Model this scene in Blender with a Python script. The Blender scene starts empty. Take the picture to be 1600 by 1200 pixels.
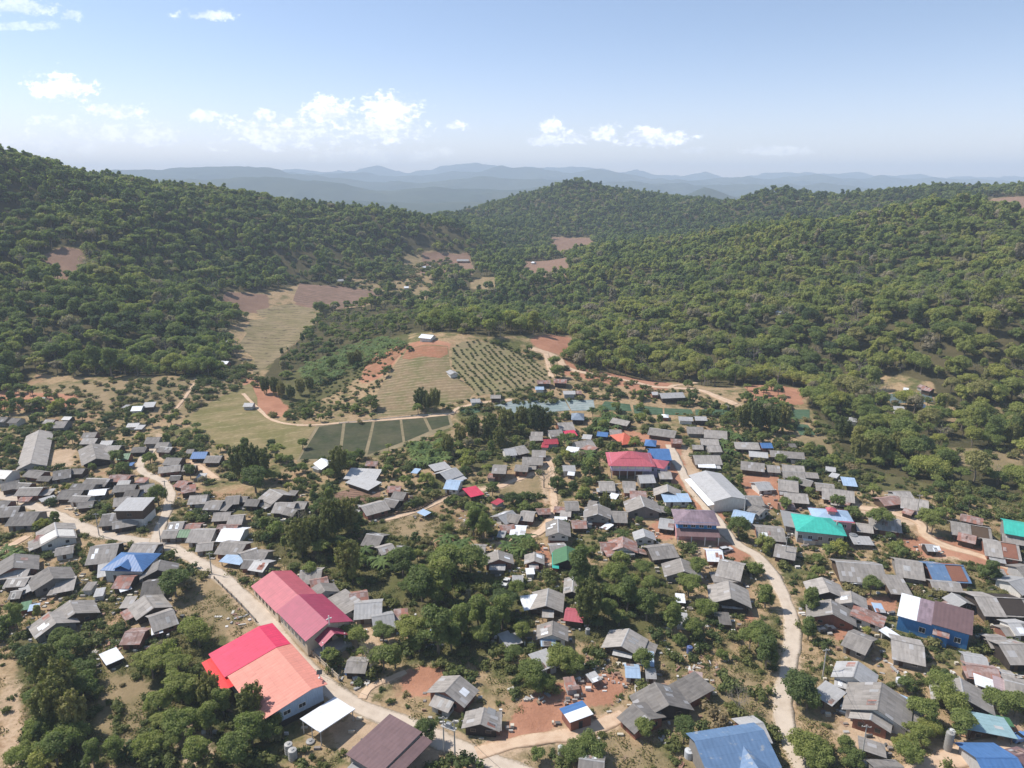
import bpy, math, random
import numpy as np
R = math.radians
random.seed(7); rng = np.random.default_rng(7)
S = bpy.context.scene
# ---------------------------------------------------------------- camera
F = 1109.0; PITCH = R(15.7); CAMZ = 110.0
cd = bpy.data.cameras.new('camera'); cam = bpy.data.objects.new('camera', cd); S.collection.objects.link(cam)
cam.location = (0, 0, CAMZ); cam.rotation_euler = (R(90) - PITCH, 0, 0)
cd.sensor_width = 36; cd.lens = 36 * F / 1600; cd.clip_start = .5; cd.clip_end = 60000
S.camera = cam
# ---------------------------------------------------------------- sun and sky
SUN_EL, SUN_AZ = R(50), R(-69)            # azimuth from +Y towards +X (negative: from the left, a little beyond)
sd = bpy.data.lights.new('sun', 'SUN'); sun = bpy.data.objects.new('sun', sd); S.collection.objects.link(sun)
sd.energy = 4.6; sd.angle = R(.5); sd.color = (1, .94, .865)
sun.rotation_euler = (R(90) - SUN_EL, 0, math.pi - SUN_AZ)
W = bpy.data.worlds.new("World"); S.world = W; W.use_nodes = True
S.view_settings.view_transform = 'Standard'; S.view_settings.look = 'None'; S.view_settings.gamma = 1
S.view_settings.exposure = 0.38
S.render.engine = 'CYCLES'
S.cycles.max_bounces = 6; S.cycles.diffuse_bounces = 4; S.cycles.glossy_bounces = 2; S.cycles.transmission_bounces = 2
S.cycles.volume_bounces = 2; S.cycles.transparent_max_bounces = 4
S.cycles.use_denoising = True
S.cycles.sample_clamp_indirect = 4

def slope_dir(u, v):
    a = (u - 800) / F; b = (600 - v) / F
    return (a, math.cos(PITCH) + b * math.sin(PITCH), -math.sin(PITCH) + b * math.cos(PITCH))

class NT:
    """small helper to write node trees"""
    def __init__(s, tree): s.t = tree; s.L = tree.links
    def n(s, typ, **kw):
        nd = s.t.nodes.new(typ)
        for k, v in kw.items():
            if k.startswith('_'): setattr(nd, k[1:], v)
            else:
                key = int(k[1:]) if k[0] == 'i' and k[1:].isdigit() else k.replace('__', ' ')
                if isinstance(v, bpy.types.NodeSocket): s.L.new(v, nd.inputs[key])
                else: nd.inputs[key].default_value = v
        return nd
    def m(s, op, a, b=0.0, c=None, clamp=False):
        nd = s.t.nodes.new('ShaderNodeMath'); nd.operation = op; nd.use_clamp = clamp
        for i, x in enumerate((a, b, c)):
            if x is None: continue
            if isinstance(x, bpy.types.NodeSocket): s.L.new(x, nd.inputs[i])
            else: nd.inputs[i].default_value = x
        return nd.outputs[0]
    def mix(s, f, a, b, blend='MIX'):
        nd = s.t.nodes.new('ShaderNodeMix'); nd.data_type = 'RGBA'; nd.blend_type = blend
        for i, x in ((0, f), (6, a), (7, b)):
            if isinstance(x, bpy.types.NodeSocket): s.L.new(x, nd.inputs[i])
            elif i == 0: nd.inputs[0].default_value = x
            else: nd.inputs[i].default_value = (*x[:3], 1)
        return nd.outputs[2]
    def noise(s, vec, scale, detail=3, rough=.55, out=0):
        nd = s.n('ShaderNodeTexNoise', Scale=scale, Detail=detail, Roughness=rough)
        if vec is not None: s.L.new(vec, nd.inputs['Vector'])
        return nd.outputs[out]
    def sstep(s, x, lo, hi):
        nd = s.t.nodes.new('ShaderNodeMapRange'); nd.interpolation_type = 'SMOOTHSTEP'
        s.L.new(x, nd.inputs[0]); nd.inputs[1].default_value = lo; nd.inputs[2].default_value = hi
        return nd.outputs[0]

w = NT(W.node_tree); W.node_tree.nodes.clear()
sky = w.n('ShaderNodeTexSky', _sky_type='NISHITA', _sun_disc=False, _sun_elevation=SUN_EL, _sun_rotation=SUN_AZ,
          _altitude=800, _air_density=1.0, _dust_density=.45, _ozone_density=2.2)
tc = w.n('ShaderNodeTexCoord'); sep = w.n('ShaderNodeSeparateXYZ', i0=tc.outputs['Generated'])
dy = w.m('MAXIMUM', sep.outputs[1], .05)
cu = w.m('DIVIDE', sep.outputs[0], dy); cw = w.m('DIVIDE', sep.outputs[2], dy)
cmb = w.n('ShaderNodeCombineXYZ', i0=cu, i1=w.m('MULTIPLY', cw, 1.5), i2=0.0).outputs[0]
wn = w.n('ShaderNodeTexNoise', Scale=26.0, Detail=8.0, Roughness=.6); w.L.new(cmb, wn.inputs['Vector'])
warp = w.n('ShaderNodeTexNoise', Scale=95.0, Detail=6.0, Roughness=.65); w.L.new(cmb, warp.inputs['Vector'])
nz = w.m('ADD', w.m('MULTIPLY', wn.outputs[0], .6), w.m('MULTIPLY', warp.outputs[0], .4))
CLOUDS = [(100,140,44,22,1), (610,172,48,22,1), (512,178,50,18,.9), (415,182,18,8,.9), (440,212,95,26,.75), (178,177,38,13,.55),
          (130,208,65,22,.4), (250,214,55,18,.45), (590,206,70,24,.8), (712,198,15,7,.9), (860,200,20,10,.8), (895,217,24,11,.85),
          (945,211,24,13,.95), (1015,217,52,15,.95), (1210,236,44,8,.35), (325,25,40,8,.5), (20,12,70,14,.35), (110,25,14,9,.3),
          (600,245,90,12,.3), (850,222,30,10,.6), (318,184,20,8,.5), (35,42,50,6,.25), (70,232,80,16,.3), (1090,236,25,6,.3)]
acc = None
for (u, v, ru, rv, st) in CLOUDS:
    d = slope_dir(u, v); u0 = d[0] / d[1]; w0 = d[2] / d[1]; au = ru / F; aw = rv / F
    # flat base, domed top
    dx = w.m('POWER', w.m('ABSOLUTE', w.m('DIVIDE', w.m('SUBTRACT', cu, u0), au)), 2.0)
    dw = w.m('DIVIDE', w.m('SUBTRACT', cw, w0), aw)
    dz = w.m('POWER', w.m('ABSOLUTE', w.m('ADD', w.m('MULTIPLY', w.m('MAXIMUM', dw, 0.0), 1.0), w.m('MULTIPLY', w.m('MINIMUM', dw, 0.0), 1.5))), 2.0)
    g = w.m('MULTIPLY', w.m('SUBTRACT', 1.3, w.m('SQRT', w.m('ADD', dx, dz))), 1.0)
    g = w.m('ADD', g, w.m('MULTIPLY', w.m('SUBTRACT', nz, .5), 5.5))
    g = w.m('MULTIPLY', w.sstep(g, .05, .8), st)
    acc = g if acc is None else w.m('MAXIMUM', acc, g)
front = w.m('GREATER_THAN', sep.outputs[1], .06)
cmask = w.m('MULTIPLY', acc, front)
cw2 = sep.outputs[2]
haz = w.sstep(cw, .55, -.02)
tint = w.mix(haz, (1.20, 1.12, 1.05), (1.26, 1.15, 1.20))
skyc = w.mix(1.0, sky.outputs[0], tint, 'MULTIPLY'); low = w.sstep(cw2, .20, -.02); skyc = w.mix(1.0, skyc, w.mix(low, (1, 1, 1), (1.30, 1.15, 1.12)), 'MULTIPLY')
shade = w.mix(w.sstep(nz, .42, .62), (8.6, 9.0, 10.4), (14.5, 14.3, 14.2))
col = w.mix(cmask, skyc, shade)
bg = w.n('ShaderNodeBackground', Strength=.105); w.L.new(col, bg.inputs[0])
wo = w.n('ShaderNodeOutputWorld'); w.L.new(bg.outputs[0], wo.inputs[0])

# ---------------------------------------------------------------- terrain height from control points
def ray(u, v):
    d = slope_dir(u, v); return np.array(d)
CP = []
def cp(u, v, Y, dz=0.0):
    d = slope_dir(u, v); t = Y / d[1]; CP.append((d[0] * t, Y, CAMZ + d[2] * t + dz))
def cz(u, Y, z):                       # column by image x, given depth and height
    CP.append(((u - 800) / F * (Y * math.cos(PITCH) + 30), Y, z))
for Y, us in ((60, (-100, 400, 900, 1300, 1800)), (100, (-200, 200, 600, 1000, 1400, 1800)), (140, (0, 300, 650, 1000, 1300, 1600)),
              (180, (-100, 250, 500, 800, 1100, 1400, 1700)), (225, (0, 300, 600, 900, 1200, 1500, 1800)),
              (280, (-100, 150, 400, 650, 900, 1150, 1400, 1700)), (330, (0, 200, 450, 650, 850, 1100, 1300, 1600))):
    for u in us: cz(u, Y, 0)
for c in [
    # far edge of the village and the valley floor
    (300,640,345),(450,655,330),(400,600,392),(480,560,455),(430,540,492),(480,490,610),(400,470,640),
    (620,460,730),(640,430,800),(720,415,860),(800,430,800),
    # hillock with the crops
    (680,525,420),(640,540,412),(730,527,425),(800,545,418),(850,575,395),(600,600,372),(700,600,362),(660,640,335),(780,615,350),(840,600,362),
    (550,600,380),(560,560,430),(640,500,500),(740,505,500),
    # road cut and right valley edge
    (850,530,432),(890,545,425),(900,580,390),(980,595,372),(1050,607,362),(1140,632,345),(1250,630,350),(1400,625,352),(1500,640,340),
    (1600,640,350),(1700,640,350)]: cp(*c)
H0 = -13
for c in [
    # left hill
    (-200,175,640,H0),(0,235,700,H0),(100,262,750,H0),(170,272,800,H0),(230,281,820,H0),(290,297,850,H0),(370,300,880,H0),(420,305,900,H0),
    (500,325,930,H0),(560,333,950,H0),(630,342,980,H0),(700,345,1000,H0),(760,360,1010,H0),(830,378,1020,H0),(870,388,1050,H0),
    (100,405,555,0),(0,400,540,H0),(0,320,610,H0),(200,340,680,H0),(200,440,500,H0),(300,380,690,H0),(450,420,720,H0),(300,450,560,H0),
    (600,400,870,H0),(500,380,820,H0),(700,385,940,H0),(0,480,450,H0),(120,520,425,H0),(250,545,430,H0),(0,575,395,0),(120,590,385,0),
    (230,590,380,0),(330,560,440,0),(350,490,590,0),(400,455,650,0),(-200,500,430,H0),(-200,380,520,H0),(-150,620,350,0),
    # right hill
    (950,378,930,H0),(1000,368,880,H0),(1100,360,830,H0),(1200,350,790,H0),(1300,330,760,H0),(1400,312,730,H0),(1500,312,690,H0),(1600,318,660,H0),
    (1750,325,640,H0),(900,500,520,H0),(1000,500,490,H0),(950,440,680,H0),(1100,480,500,H0),(1200,450,530,H0),(1300,480,460,H0),
    (1400,400,600,H0),(1250,400,640,H0),(1100,420,640,H0),(1000,560,410,H0),(1150,570,395,H0),(1300,570,395,H0),(1500,500,400,H0),
    (1600,455,410,H0),(1450,540,385,H0),(1600,540,370,H0),(1600,380,540,H0),(1500,420,510,H0),(1750,480,400,H0),(830,460,680,H0),(760,470,640,H0),
    (1400,600,368,-3),(1600,600,355,-4),(1200,605,370,0),
    # central mountain
    (900,277,1500,H0),(870,289,1500,H0),(820,307,1500,H0),(770,318,1500,H0),(730,340,1480,H0),(940,287,1500,H0),(1000,298,1520,H0),(1040,306,1500,H0),
    (900,330,1330,H0),(820,350,1250,H0),(960,340,1300,H0),(1000,355,1200,H0),(900,385,1150,0),(850,405,960,0),(800,395,1020,H0),(720,360,1400,H0),
    # middle ridges, right
    (1085,318,1350,H0),(1150,315,1320,H0),(1200,298,1270,H0),(1250,294,1250,H0),(1290,301,1250,H0),(1320,296,1250,H0),(1370,298,1230,H0),
    (1430,291,1220,H0),(1480,284,1200,H0),(1530,286,1180,H0),(1600,286,1180,H0),(1750,285,1180,H0),(1150,345,1120,H0),(1300,338,1060,H0),(1450,322,1010,H0),(1580,316,1000,0),
    (1000,376,980,H0),(1100,374,960,H0),(1200,364,950,H0),(1300,350,920,H0),(1400,330,880,H0),(1500,328,840,H0),(1600,332,810,H0)]: cp(*c)
for u, Y, z in [(0,1000,110),(-200,950,120),(200,1050,90),(400,1150,65),(600,1250,40),(700,1350,50),(100,1400,40),(400,1500,10),(600,1650,0),
                (0,2000,-10),(500,2000,-40),(900,1900,20),(1200,1650,20),(1500,1600,30),(1600,2000,0),(1000,2300,-40),(1500,2400,-40),(300,2400,-60),
                (700,2500,-80),(-300,2500,-40),(1900,2500,-40),(1750,850,90),(1900,600,90),(-400,600,110),(-500,350,40),(-400,200,5),(2000,250,0),
                (2000,400,40),(750,1750,40),(1050,1700,50),(850,700,10),(1300,550,30),(900,1000,20),(1000,1050,30)]: cz(u, Y, z)
CP = np.array(CP)
def _phi(dx, dy): return np.sqrt(dx * dx + dy * dy + 30.0 ** 2)
A = _phi(CP[:, None, 0] - CP[None, :, 0], CP[:, None, 1] - CP[None, :, 1])
Wt = np.linalg.solve(A + 3.0 * np.eye(len(CP)) * -1.0, CP[:, 2])
xs = [0.0]; st = 2.0
while xs[-1] < 3200:
    xs.append(xs[-1] + st)
    if xs[-1] > 300: st *= 1.03
xs = np.array([-x for x in xs[:0:-1]] + xs)
ys = [40.0]; st = 2.0
while ys[-1] < 3300:
    ys.append(ys[-1] + st)
    if ys[-1] > 560: st = min(st * 1.012, 60)
ys = np.array([-400., -150., 0., 25.] + ys)
GX, GY = np.meshgrid(xs, ys)
HZ = np.zeros(GX.size); fx, fy = GX.ravel(), GY.ravel()
for i in range(0, len(fx), 4000):
    HZ[i:i+4000] = _phi(fx[i:i+4000, None] - CP[None, :, 0], fy[i:i+4000, None] - CP[None, :, 1]) @ Wt
HZ = HZ.reshape(GX.shape)
def vnoise(x, y, s, seed):
    """smooth value noise"""
    r = np.random.default_rng(seed).random((256, 256)); x = x / s + 1000; y = y / s + 1000
    xi, yi = np.floor(x).astype(int), np.floor(y).astype(int); fx_, fy_ = x - xi, y - yi
    fx_ = fx_ * fx_ * (3 - 2 * fx_); fy_ = fy_ * fy_ * (3 - 2 * fy_)
    g = lambda a, b: r[a % 256, b % 256]
    return (g(xi, yi) * (1 - fx_) + g(xi + 1, yi) * fx_) * (1 - fy_) + (g(xi, yi + 1) * (1 - fx_) + g(xi + 1, yi + 1) * fx_) * fy_ - .5
vill = 1 / (1 + np.exp((GY - 345) / 12))
HZ += vill * (vnoise(GX, GY, 45, 1) * 2.4 + vnoise(GX, GY, 17, 2) * .7) + (1 - vill) * (vnoise(GX, GY, 90, 3) * 16 * np.clip((HZ - 8) / 30, 0, 1) + vnoise(GX, GY, 35, 4) * 2 * np.clip((HZ - 3) / 20, 0, 1))
def Hxy(x, y):
    """bilinear ground height (scalar)"""
    i = int(np.searchsorted(xs, x)) - 1; j = int(np.searchsorted(ys, y)) - 1
    i = max(0, min(i, len(xs) - 2)); j = max(0, min(j, len(ys) - 2))
    a = (x - xs[i]) / (xs[i+1] - xs[i]); b = (y - ys[j]) / (ys[j+1] - ys[j])
    return float((HZ[j, i] * (1-a) + HZ[j, i+1] * a) * (1-b) + (HZ[j+1, i] * (1-a) + HZ[j+1, i+1] * a) * b)
def HV(x, y):
    i = np.clip(np.searchsorted(xs, x) - 1, 0, len(xs) - 2); j = np.clip(np.searchsorted(ys, y) - 1, 0, len(ys) - 2)
    a = (x - xs[i]) / (xs[i+1] - xs[i]); b = (y - ys[j]) / (ys[j+1] - ys[j])
    return (HZ[j, i] * (1-a) + HZ[j, i+1] * a) * (1-b) + (HZ[j+1, i] * (1-a) + HZ[j+1, i+1] * a) * b
def G(u, v, h=0.0, ymin=60.0):
    """world point where the view ray through photo pixel (u, v) meets the ground raised by h"""
    d = slope_dir(u, v); y = ymin; st = 4.0; last = y
    while y < 2600:
        t = y / d[1]
        if CAMZ + d[2] * t < Hxy(d[0] * t, y) + h: break
        last = y; y += st; st = max(4.0, y * .01)
    lo, hi = last, y
    for _ in range(14):
        mid = (lo + hi) / 2; t = mid / d[1]
        if CAMZ + d[2] * t < Hxy(d[0] * t, mid) + h: hi = mid
        else: lo = mid
    t = hi / d[1]
    return (d[0] * t, hi, CAMZ + d[2] * t - h)
def PX(x, y, z):
    """photo pixel of a world point"""
    dz = z - CAMZ; zc = y * math.cos(PITCH) - dz * math.sin(PITCH); yc = y * math.sin(PITCH) + dz * math.cos(PITCH)
    return 800 + F * x / zc, 600 - F * yc / zc, zc
def inpoly(px, py, poly):
    px = np.asarray(px, float); py = np.asarray(py, float); ins = np.zeros(px.shape, bool); n = len(poly)
    for i in range(n):
        x1, y1 = poly[i][0], poly[i][1]; x2, y2 = poly[(i+1) % n][0], poly[(i+1) % n][1]
        if y1 == y2: continue
        c = ((y1 > py) != (y2 > py)) & (px < (x2 - x1) * (py - y1) / (y2 - y1) + x1); ins ^= c
    return ins
def GP(poly): return [G(u, v)[:2] for u, v in poly]      # a zone drawn on the photo, laid on the ground
def segdist(px, py, line):
    d = np.full(np.shape(px), 1e9)
    for (x1, y1), (x2, y2) in zip(line[:-1], line[1:]):
        vx, vy = x2 - x1, y2 - y1; L2 = vx*vx + vy*vy + 1e-9
        t = np.clip(((px - x1) * vx + (py - y1) * vy) / L2, 0, 1)
        d = np.minimum(d, np.hypot(px - x1 - t*vx, py - y1 - t*vy))
    return d
# ---------------------------------------------------------------- materials
MATS = {}
def newmat(name, rough=.8, spec=.2):
    m = bpy.data.materials.new(name); m.use_nodes = True; t = NT(m.node_tree)
    b = m.node_tree.nodes['Principled BSDF']; b.inputs['Roughness'].default_value = rough; b.inputs['Specular IOR Level'].default_value = spec
    MATS[name] = m; return m, t, b
def plain(name, c, rough=.8, var=.25, scale=1.5, spec=.2):
    if name in MATS: return MATS[name]
    m, t, b = newmat(name, rough, spec)
    tcn = t.n('ShaderNodeTexCoord'); n1 = t.noise(tcn.outputs['Object'], scale, 4)
    f = t.m('ADD', t.m('MULTIPLY', n1, var * 2), 1 - var)
    cc = t.mix(1.0, c, t.n('ShaderNodeCombineColor', i0=f, i1=f, i2=f).outputs[0], 'MULTIPLY')
    t.L.new(cc, b.inputs[0]); return m
ROOFC = {'g': (.295,.272,.250), 'd': (.185,.172,.16), 'l': (.37,.365,.36), 'w': (.72,.74,.77), 'r': (.27,.175,.15), 'b': (.07,.165,.36),
         'k': (.16,.10,.10), 'R': (.55,.045,.09), 'm': (.38,.05,.07), 't': (.05,.42,.34), 'G': (.07,.17,.08), 'B': (.33,.44,.58), 'o': (.52,.12,.07),
         'S': (.62,.245,.185), 'C': (.62,.04,.10), 'P': (.33,.05,.095), 'D': (.21,.16,.185), 'L': (.38,.30,.31), 'F': (.12,.20,.33), 'E': (.25,.30,.37), 'Q': (.75,.03,.03), 'N':(.27,.40,.43), 'T':(.44,.105,.13)}
def roofmat(c):
    k = 'roof_' + c
    if k in MATS: return MATS[k]
    metal = c in 'lwbRmtGBoSCPFQLkNT'
    m, t, b = newmat(k, .5 if metal else .9, .35 if metal else .1)
    uv = t.n('ShaderNodeUVMap').outputs[0]; oi = t.n('ShaderNodeObjectInfo').outputs['Random']
    sp = t.n('ShaderNodeSeparateXYZ', i0=uv)
    cx = t.m('FLOOR', t.m('DIVIDE', sp.outputs[0], .95)); cy = t.m('FLOOR', t.m('DIVIDE', sp.outputs[1], 1.7))
    wv = t.n('ShaderNodeCombineXYZ', i0=cx, i1=cy, i2=t.m('MULTIPLY', oi, 91.0)).outputs[0]
    wn_ = t.n('ShaderNodeTexWhiteNoise', _noise_dimensions='3D'); t.L.new(wv, wn_.inputs[0])
    off = t.n('ShaderNodeCombineXYZ', i0=t.m('MULTIPLY', oi, 57.0), i1=t.m('MULTIPLY', oi, 23.0), i2=0.0).outputs[0]
    v2 = t.n('ShaderNodeVectorMath', _operation='ADD', i0=uv, i1=off).outputs[0]
    st_ = t.n('ShaderNodeVectorMath', _operation='MULTIPLY', i0=v2, i1=(1.0, .22, 1.0)).outputs[0]
    streak = t.noise(st_, 1.6, 4); blot = t.noise(v2, .45, 5, .65)
    corr = t.m('SINE', t.m('MULTIPLY', sp.outputs[0], 6.6))
    seam = t.m('LESS_THAN', t.m('FRACT', t.m('DIVIDE', sp.outputs[1], 1.7)), .06)
    amp = .13 if metal else .22
    f = t.m('ADD', 1.0, t.m('MULTIPLY', t.m('SUBTRACT', wn_.outputs[0], .5), amp * (.6 if metal else 1.1)))
    f = t.m('ADD', f, t.m('MULTIPLY', t.m('SUBTRACT', streak, .5), amp * 3.2))
    f = t.m('ADD', f, t.m('MULTIPLY', t.m('SUBTRACT', blot, .5), amp * 3.0))
    f = t.m('ADD', f, t.m('MULTIPLY', corr, .03))
    f = t.m('SUBTRACT', f, t.m('MULTIPLY', seam, .10))
    if not metal or c in 'lk': f = t.m('MULTIPLY', f, t.m('ADD', .80, t.m('MULTIPLY', oi, .42)))
    cc = t.mix(1.0, ROOFC[c], t.n('ShaderNodeCombineColor', i0=f, i1=f, i2=f).outputs[0], 'MULTIPLY')
    if c in 'gdl':                                   # lichen and warm stains, sheets of other age
        cc = t.mix(t.m('MULTIPLY', t.sstep(blot, .5, .75), .45), cc, (.15,.13,.105))
        cc = t.mix(t.m('MULTIPLY', t.m('GREATER_THAN', wn_.outputs[0], .965), .6), cc, (.42,.42,.43))
    if c == 'r':
        cc = t.mix(t.m('MULTIPLY', t.sstep(blot, .45, .6), .6), cc, (.42,.36,.35))
        cc = t.mix(t.m('MULTIPLY', t.m('GREATER_THAN', wn_.outputs[0], .72), .6), cc, (.33,.13,.09))
    if c in 'FB': cc = t.mix(t.m('MULTIPLY', t.sstep(blot, .58, .68), .5), cc, (.42,.40,.34))
    t.L.new(cc, b.inputs[0])
    bp = t.n('ShaderNodeBump', Strength=.35, Distance=.02, Height=t.m('ADD', corr, t.m('MULTIPLY', blot, 2.0))); t.L.new(bp.outputs[0], b.inputs['Normal'])
    return m
WALLC = {'timber': (.095,.065,.045), 'block': (.22,.205,.19), 'white': (.62,.60,.56), 'brick': (.24,.11,.075), 'blue': (.06,.20,.42), 'rusted_sheet': (.24,.11,.08),
         'dark_board': (.05,.04,.034), 'cream': (.60,.50,.38), 'pink': (.55,.30,.30), 'lilac':(.52,.46,.60), 'pale_blue': (.35,.45,.58), 'concrete': (.40,.39,.38)}
def wallmat(k):
    if 'wall_' + k in MATS: return MATS['wall_' + k]
    m, t, b = newmat('wall_' + k, .85, .15)
    tcn = t.n('ShaderNodeTexCoord').outputs['Object']; st_ = t.n('ShaderNodeVectorMath', _operation='MULTIPLY', i0=tcn, i1=(3.0, 3.0, .4)).outputs[0]
    n1 = t.noise(st_, 1.6, 4); n2 = t.noise(tcn, .6, 3)
    f = t.m('ADD', .55, t.m('ADD', t.m('MULTIPLY', n1, .6), t.m('MULTIPLY', n2, .3)))
    cc = t.mix(1.0, WALLC[k], t.n('ShaderNodeCombineColor', i0=f, i1=f, i2=f).outputs[0], 'MULTIPLY')
    t.L.new(cc, b.inputs[0]); return m
def ramp(t, fac, stops):
    nd = t.t.nodes.new('ShaderNodeValToRGB'); cr = nd.color_ramp
    while len(cr.elements) < len(stops): cr.elements.new(.5)
    for e, (p, c) in zip(cr.elements, stops): e.position = p; e.color = (*c, 1)
    t.L.new(fac, nd.inputs[0]); return nd.outputs[0]
def leafmat(name, stops, trans=.25):
    m, t, b = newmat(name, .65, .18)
    ti = t.n('ShaderNodeAttribute', _attribute_type='INSTANCER', _attribute_name='tint').outputs['Fac']
    lf = t.n('ShaderNodeAttribute', _attribute_type='GEOMETRY', _attribute_name='leaf_var').outputs['Fac']
    base = ramp(t, ti, stops)
    tcn = t.n('ShaderNodeTexCoord').outputs['Object']
    f = t.m('ADD', .58, t.m('ADD', t.m('MULTIPLY', lf, .62), t.m('MULTIPLY', t.noise(tcn, .55, 2), .35)))
    f = t.m('MULTIPLY', f, 1.16); cc = t.mix(1.0, base, t.n('ShaderNodeCombineColor', i0=f, i1=f, i2=t.m('MULTIPLY', f, .95)).outputs[0], 'MULTIPLY')
    cc = t.mix(t.m('MULTIPLY', t.m('GREATER_THAN', lf, .86), .35), cc, (.20,.18,.07))
    t.L.new(cc, b.inputs[0])
    tr = t.n('ShaderNodeBsdfTranslucent'); t.L.new(t.mix(1.0, cc, (1.2, 1.5, .6), 'MULTIPLY'), tr.inputs[0])
    mx = t.n('ShaderNodeMixShader', i0=trans); t.L.new(b.outputs[0], mx.inputs[1]); t.L.new(tr.outputs[0], mx.inputs[2])
    t.L.new(mx.outputs[0], m.node_tree.nodes['Material Output'].inputs[0]); return m
LEAF = leafmat('leaves', [(0, (.070,.098,.044)), (.22, (.118,.150,.056)), (.45, (.180,.208,.070)), (.65, (.235,.245,.082)), (.80, (.27,.262,.075)), (.88, (.25,.215,.14)), (1, (.27,.225,.185))], .38)
BAMBOO = leafmat('bamboo_leaves', [(0, (.075,.095,.035)), (.5, (.16,.16,.055)), (1, (.22,.19,.075))])
BANANA = leafmat('banana_leaves', [(0, (.075,.12,.04)), (1, (.14,.19,.06))], .3)
BUSHM = leafmat('shrub_leaves', [(0, (.055,.08,.03)), (.35, (.10,.12,.042)), (.65, (.135,.142,.05)), (.85, (.19,.165,.075)), (1, (.22,.17,.10))])
BARK = plain('bark', (.20,.165,.13), .9, .35, 2)
GREYBARK = plain('grey_bark', (.24,.21,.19), .9, .3, 2)
WOOD = plain('old_wood', (.21,.16,.12), .85, .35, 2)
CONC = plain('concrete', (.42,.40,.37), .85, .25, 1.2)
DARK = plain('dark_glass', (.02,.022,.025), .3, .1, 1, .5)
DOORM = plain('door_wood', (.10,.06,.04), .7, .2, 1)
WHITE = plain('white_paint', (.72,.71,.68), .5, .08, .6)

# ---------------------------------------------------------------- mesh builder
class MB:
    def __init__(s): s.v = []; s.f = []; s.m = []; s.uv = []; s.mats = []
    def mi(s, mat):
        if mat not in s.mats: s.mats.append(mat)
        return s.mats.index(mat)
    def face(s, pts, mat, uv=None):
        k = len(s.v); s.v += [tuple(p) for p in pts]; s.f.append(tuple(range(k, k + len(pts)))); s.m.append(s.mi(mat))
        s.uv += uv if uv else [(p[0] + p[1], p[2]) for p in pts]
    def slab(s, p, t, mat, side=None):
        """p: four corners (along-ridge first edge, then down-slope), t thickness downwards"""
        p = [np.array(q, float) for q in p]; a = np.linalg.norm(p[1] - p[0]); b_ = np.linalg.norm(p[3] - p[0])
        n = np.cross(p[1] - p[0], p[3] - p[0]); n /= np.linalg.norm(n) + 1e-9
        if n[2] < 0: n = -n; 
        q = [x - n * t for x in p]; uv = [(0, 0), (a, 0), (a, b_), (0, b_)]
        top = [0, 1, 2, 3] if np.cross(p[1] - p[0], p[2] - p[0])[2] > 0 else [3, 2, 1, 0]
        s.face([p[i] for i in top], mat, [uv[i] for i in top]); s.face([q[i] for i in top[::-1]], side or mat, [uv[i] for i in top[::-1]])
        for i in range(4):
            j = (i + 1) % 4; s.face([p[top[i]], q[top[i]], q[top[j]], p[top[j]]], side or mat)
    def box(s, x0, x1, y0, y1, z0, z1, mat):
        P = [(x0,y0,z0),(x1,y0,z0),(x1,y1,z0),(x0,y1,z0),(x0,y0,z1),(x1,y0,z1),(x1,y1,z1),(x0,y1,z1)]
        for f in ((0,3,2,1),(4,5,6,7),(0,1,5,4),(1,2,6,5),(2,3,7,6),(3,0,4,7)): s.face([P[i] for i in f], mat)
    def prism(s, poly, x0, x1, mat):
        """poly in the (y,z) plane, extruded along x"""
        n = len(poly); s.face([(x0, y, z) for y, z in poly][::-1], mat); s.face([(x1, y, z) for y, z in poly], mat)
        for i in range(n):
            (a, b), (c, d) = poly[i], poly[(i+1) % n]; s.face([(x0,a,b),(x0,c,d),(x1,c,d),(x1,a,b)], mat)
    def tube(s, pts, rad, mat, n=6, cap=True):
        rings = []
        for i, p in enumerate(pts):
            p = np.array(p, float); d = np.array(pts[min(i+1, len(pts)-1)], float) - np.array(pts[max(i-1, 0)], float); d /= np.linalg.norm(d) + 1e-9
            a = np.cross(d, (0, 0, 1) if abs(d[2]) < .9 else (1, 0, 0)); a /= np.linalg.norm(a); b = np.cross(d, a)
            r = rad[i] if hasattr(rad, '__len__') else rad
            rings.append([p + r * (a * math.cos(2*math.pi*k/n) + b * math.sin(2*math.pi*k/n)) for k in range(n)])
        for i in range(len(rings) - 1):
            for k in range(n): s.face([rings[i][k], rings[i][(k+1)%n], rings[i+1][(k+1)%n], rings[i+1][k]], mat)
        if cap: s.face(rings[0][::-1], mat); s.face(rings[-1], mat)
    def mesh(s, name):
        me = bpy.data.meshes.new(name); me.from_pydata(s.v, [], s.f)
        for m in s.mats: me.materials.append(m)
        me.polygons.foreach_set('material_index', s.m)
        ul = me.uv_layers.new(name='UVMap'); ul.data.foreach_set('uv', np.array(s.uv, 'f').ravel()); me.update(); return me
    def build(s, name, parent=None, loc=None, rot=0.0):
        o = bpy.data.objects.new(name, s.mesh(name)); S.collection.objects.link(o)
        if parent is not None: o.parent = parent
        if loc is not None: o.location = loc
        if rot: o.rotation_euler = (0, 0, rot)
        return o
def empty(name, loc, rz=0.0):
    o = bpy.data.objects.new(name, None); S.collection.objects.link(o); o.location = loc; o.rotation_euler = (0, 0, rz); o.empty_display_size = .5; return o
def tag(o, label=None, cat=None, group=None, kind=None):
    if label: o['label'] = label
    if cat: o['category'] = cat
    if group: o['group'] = group
    if kind: o['kind'] = kind
    return o
def struct(o): o['kind'] = 'structure'; return o
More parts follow.
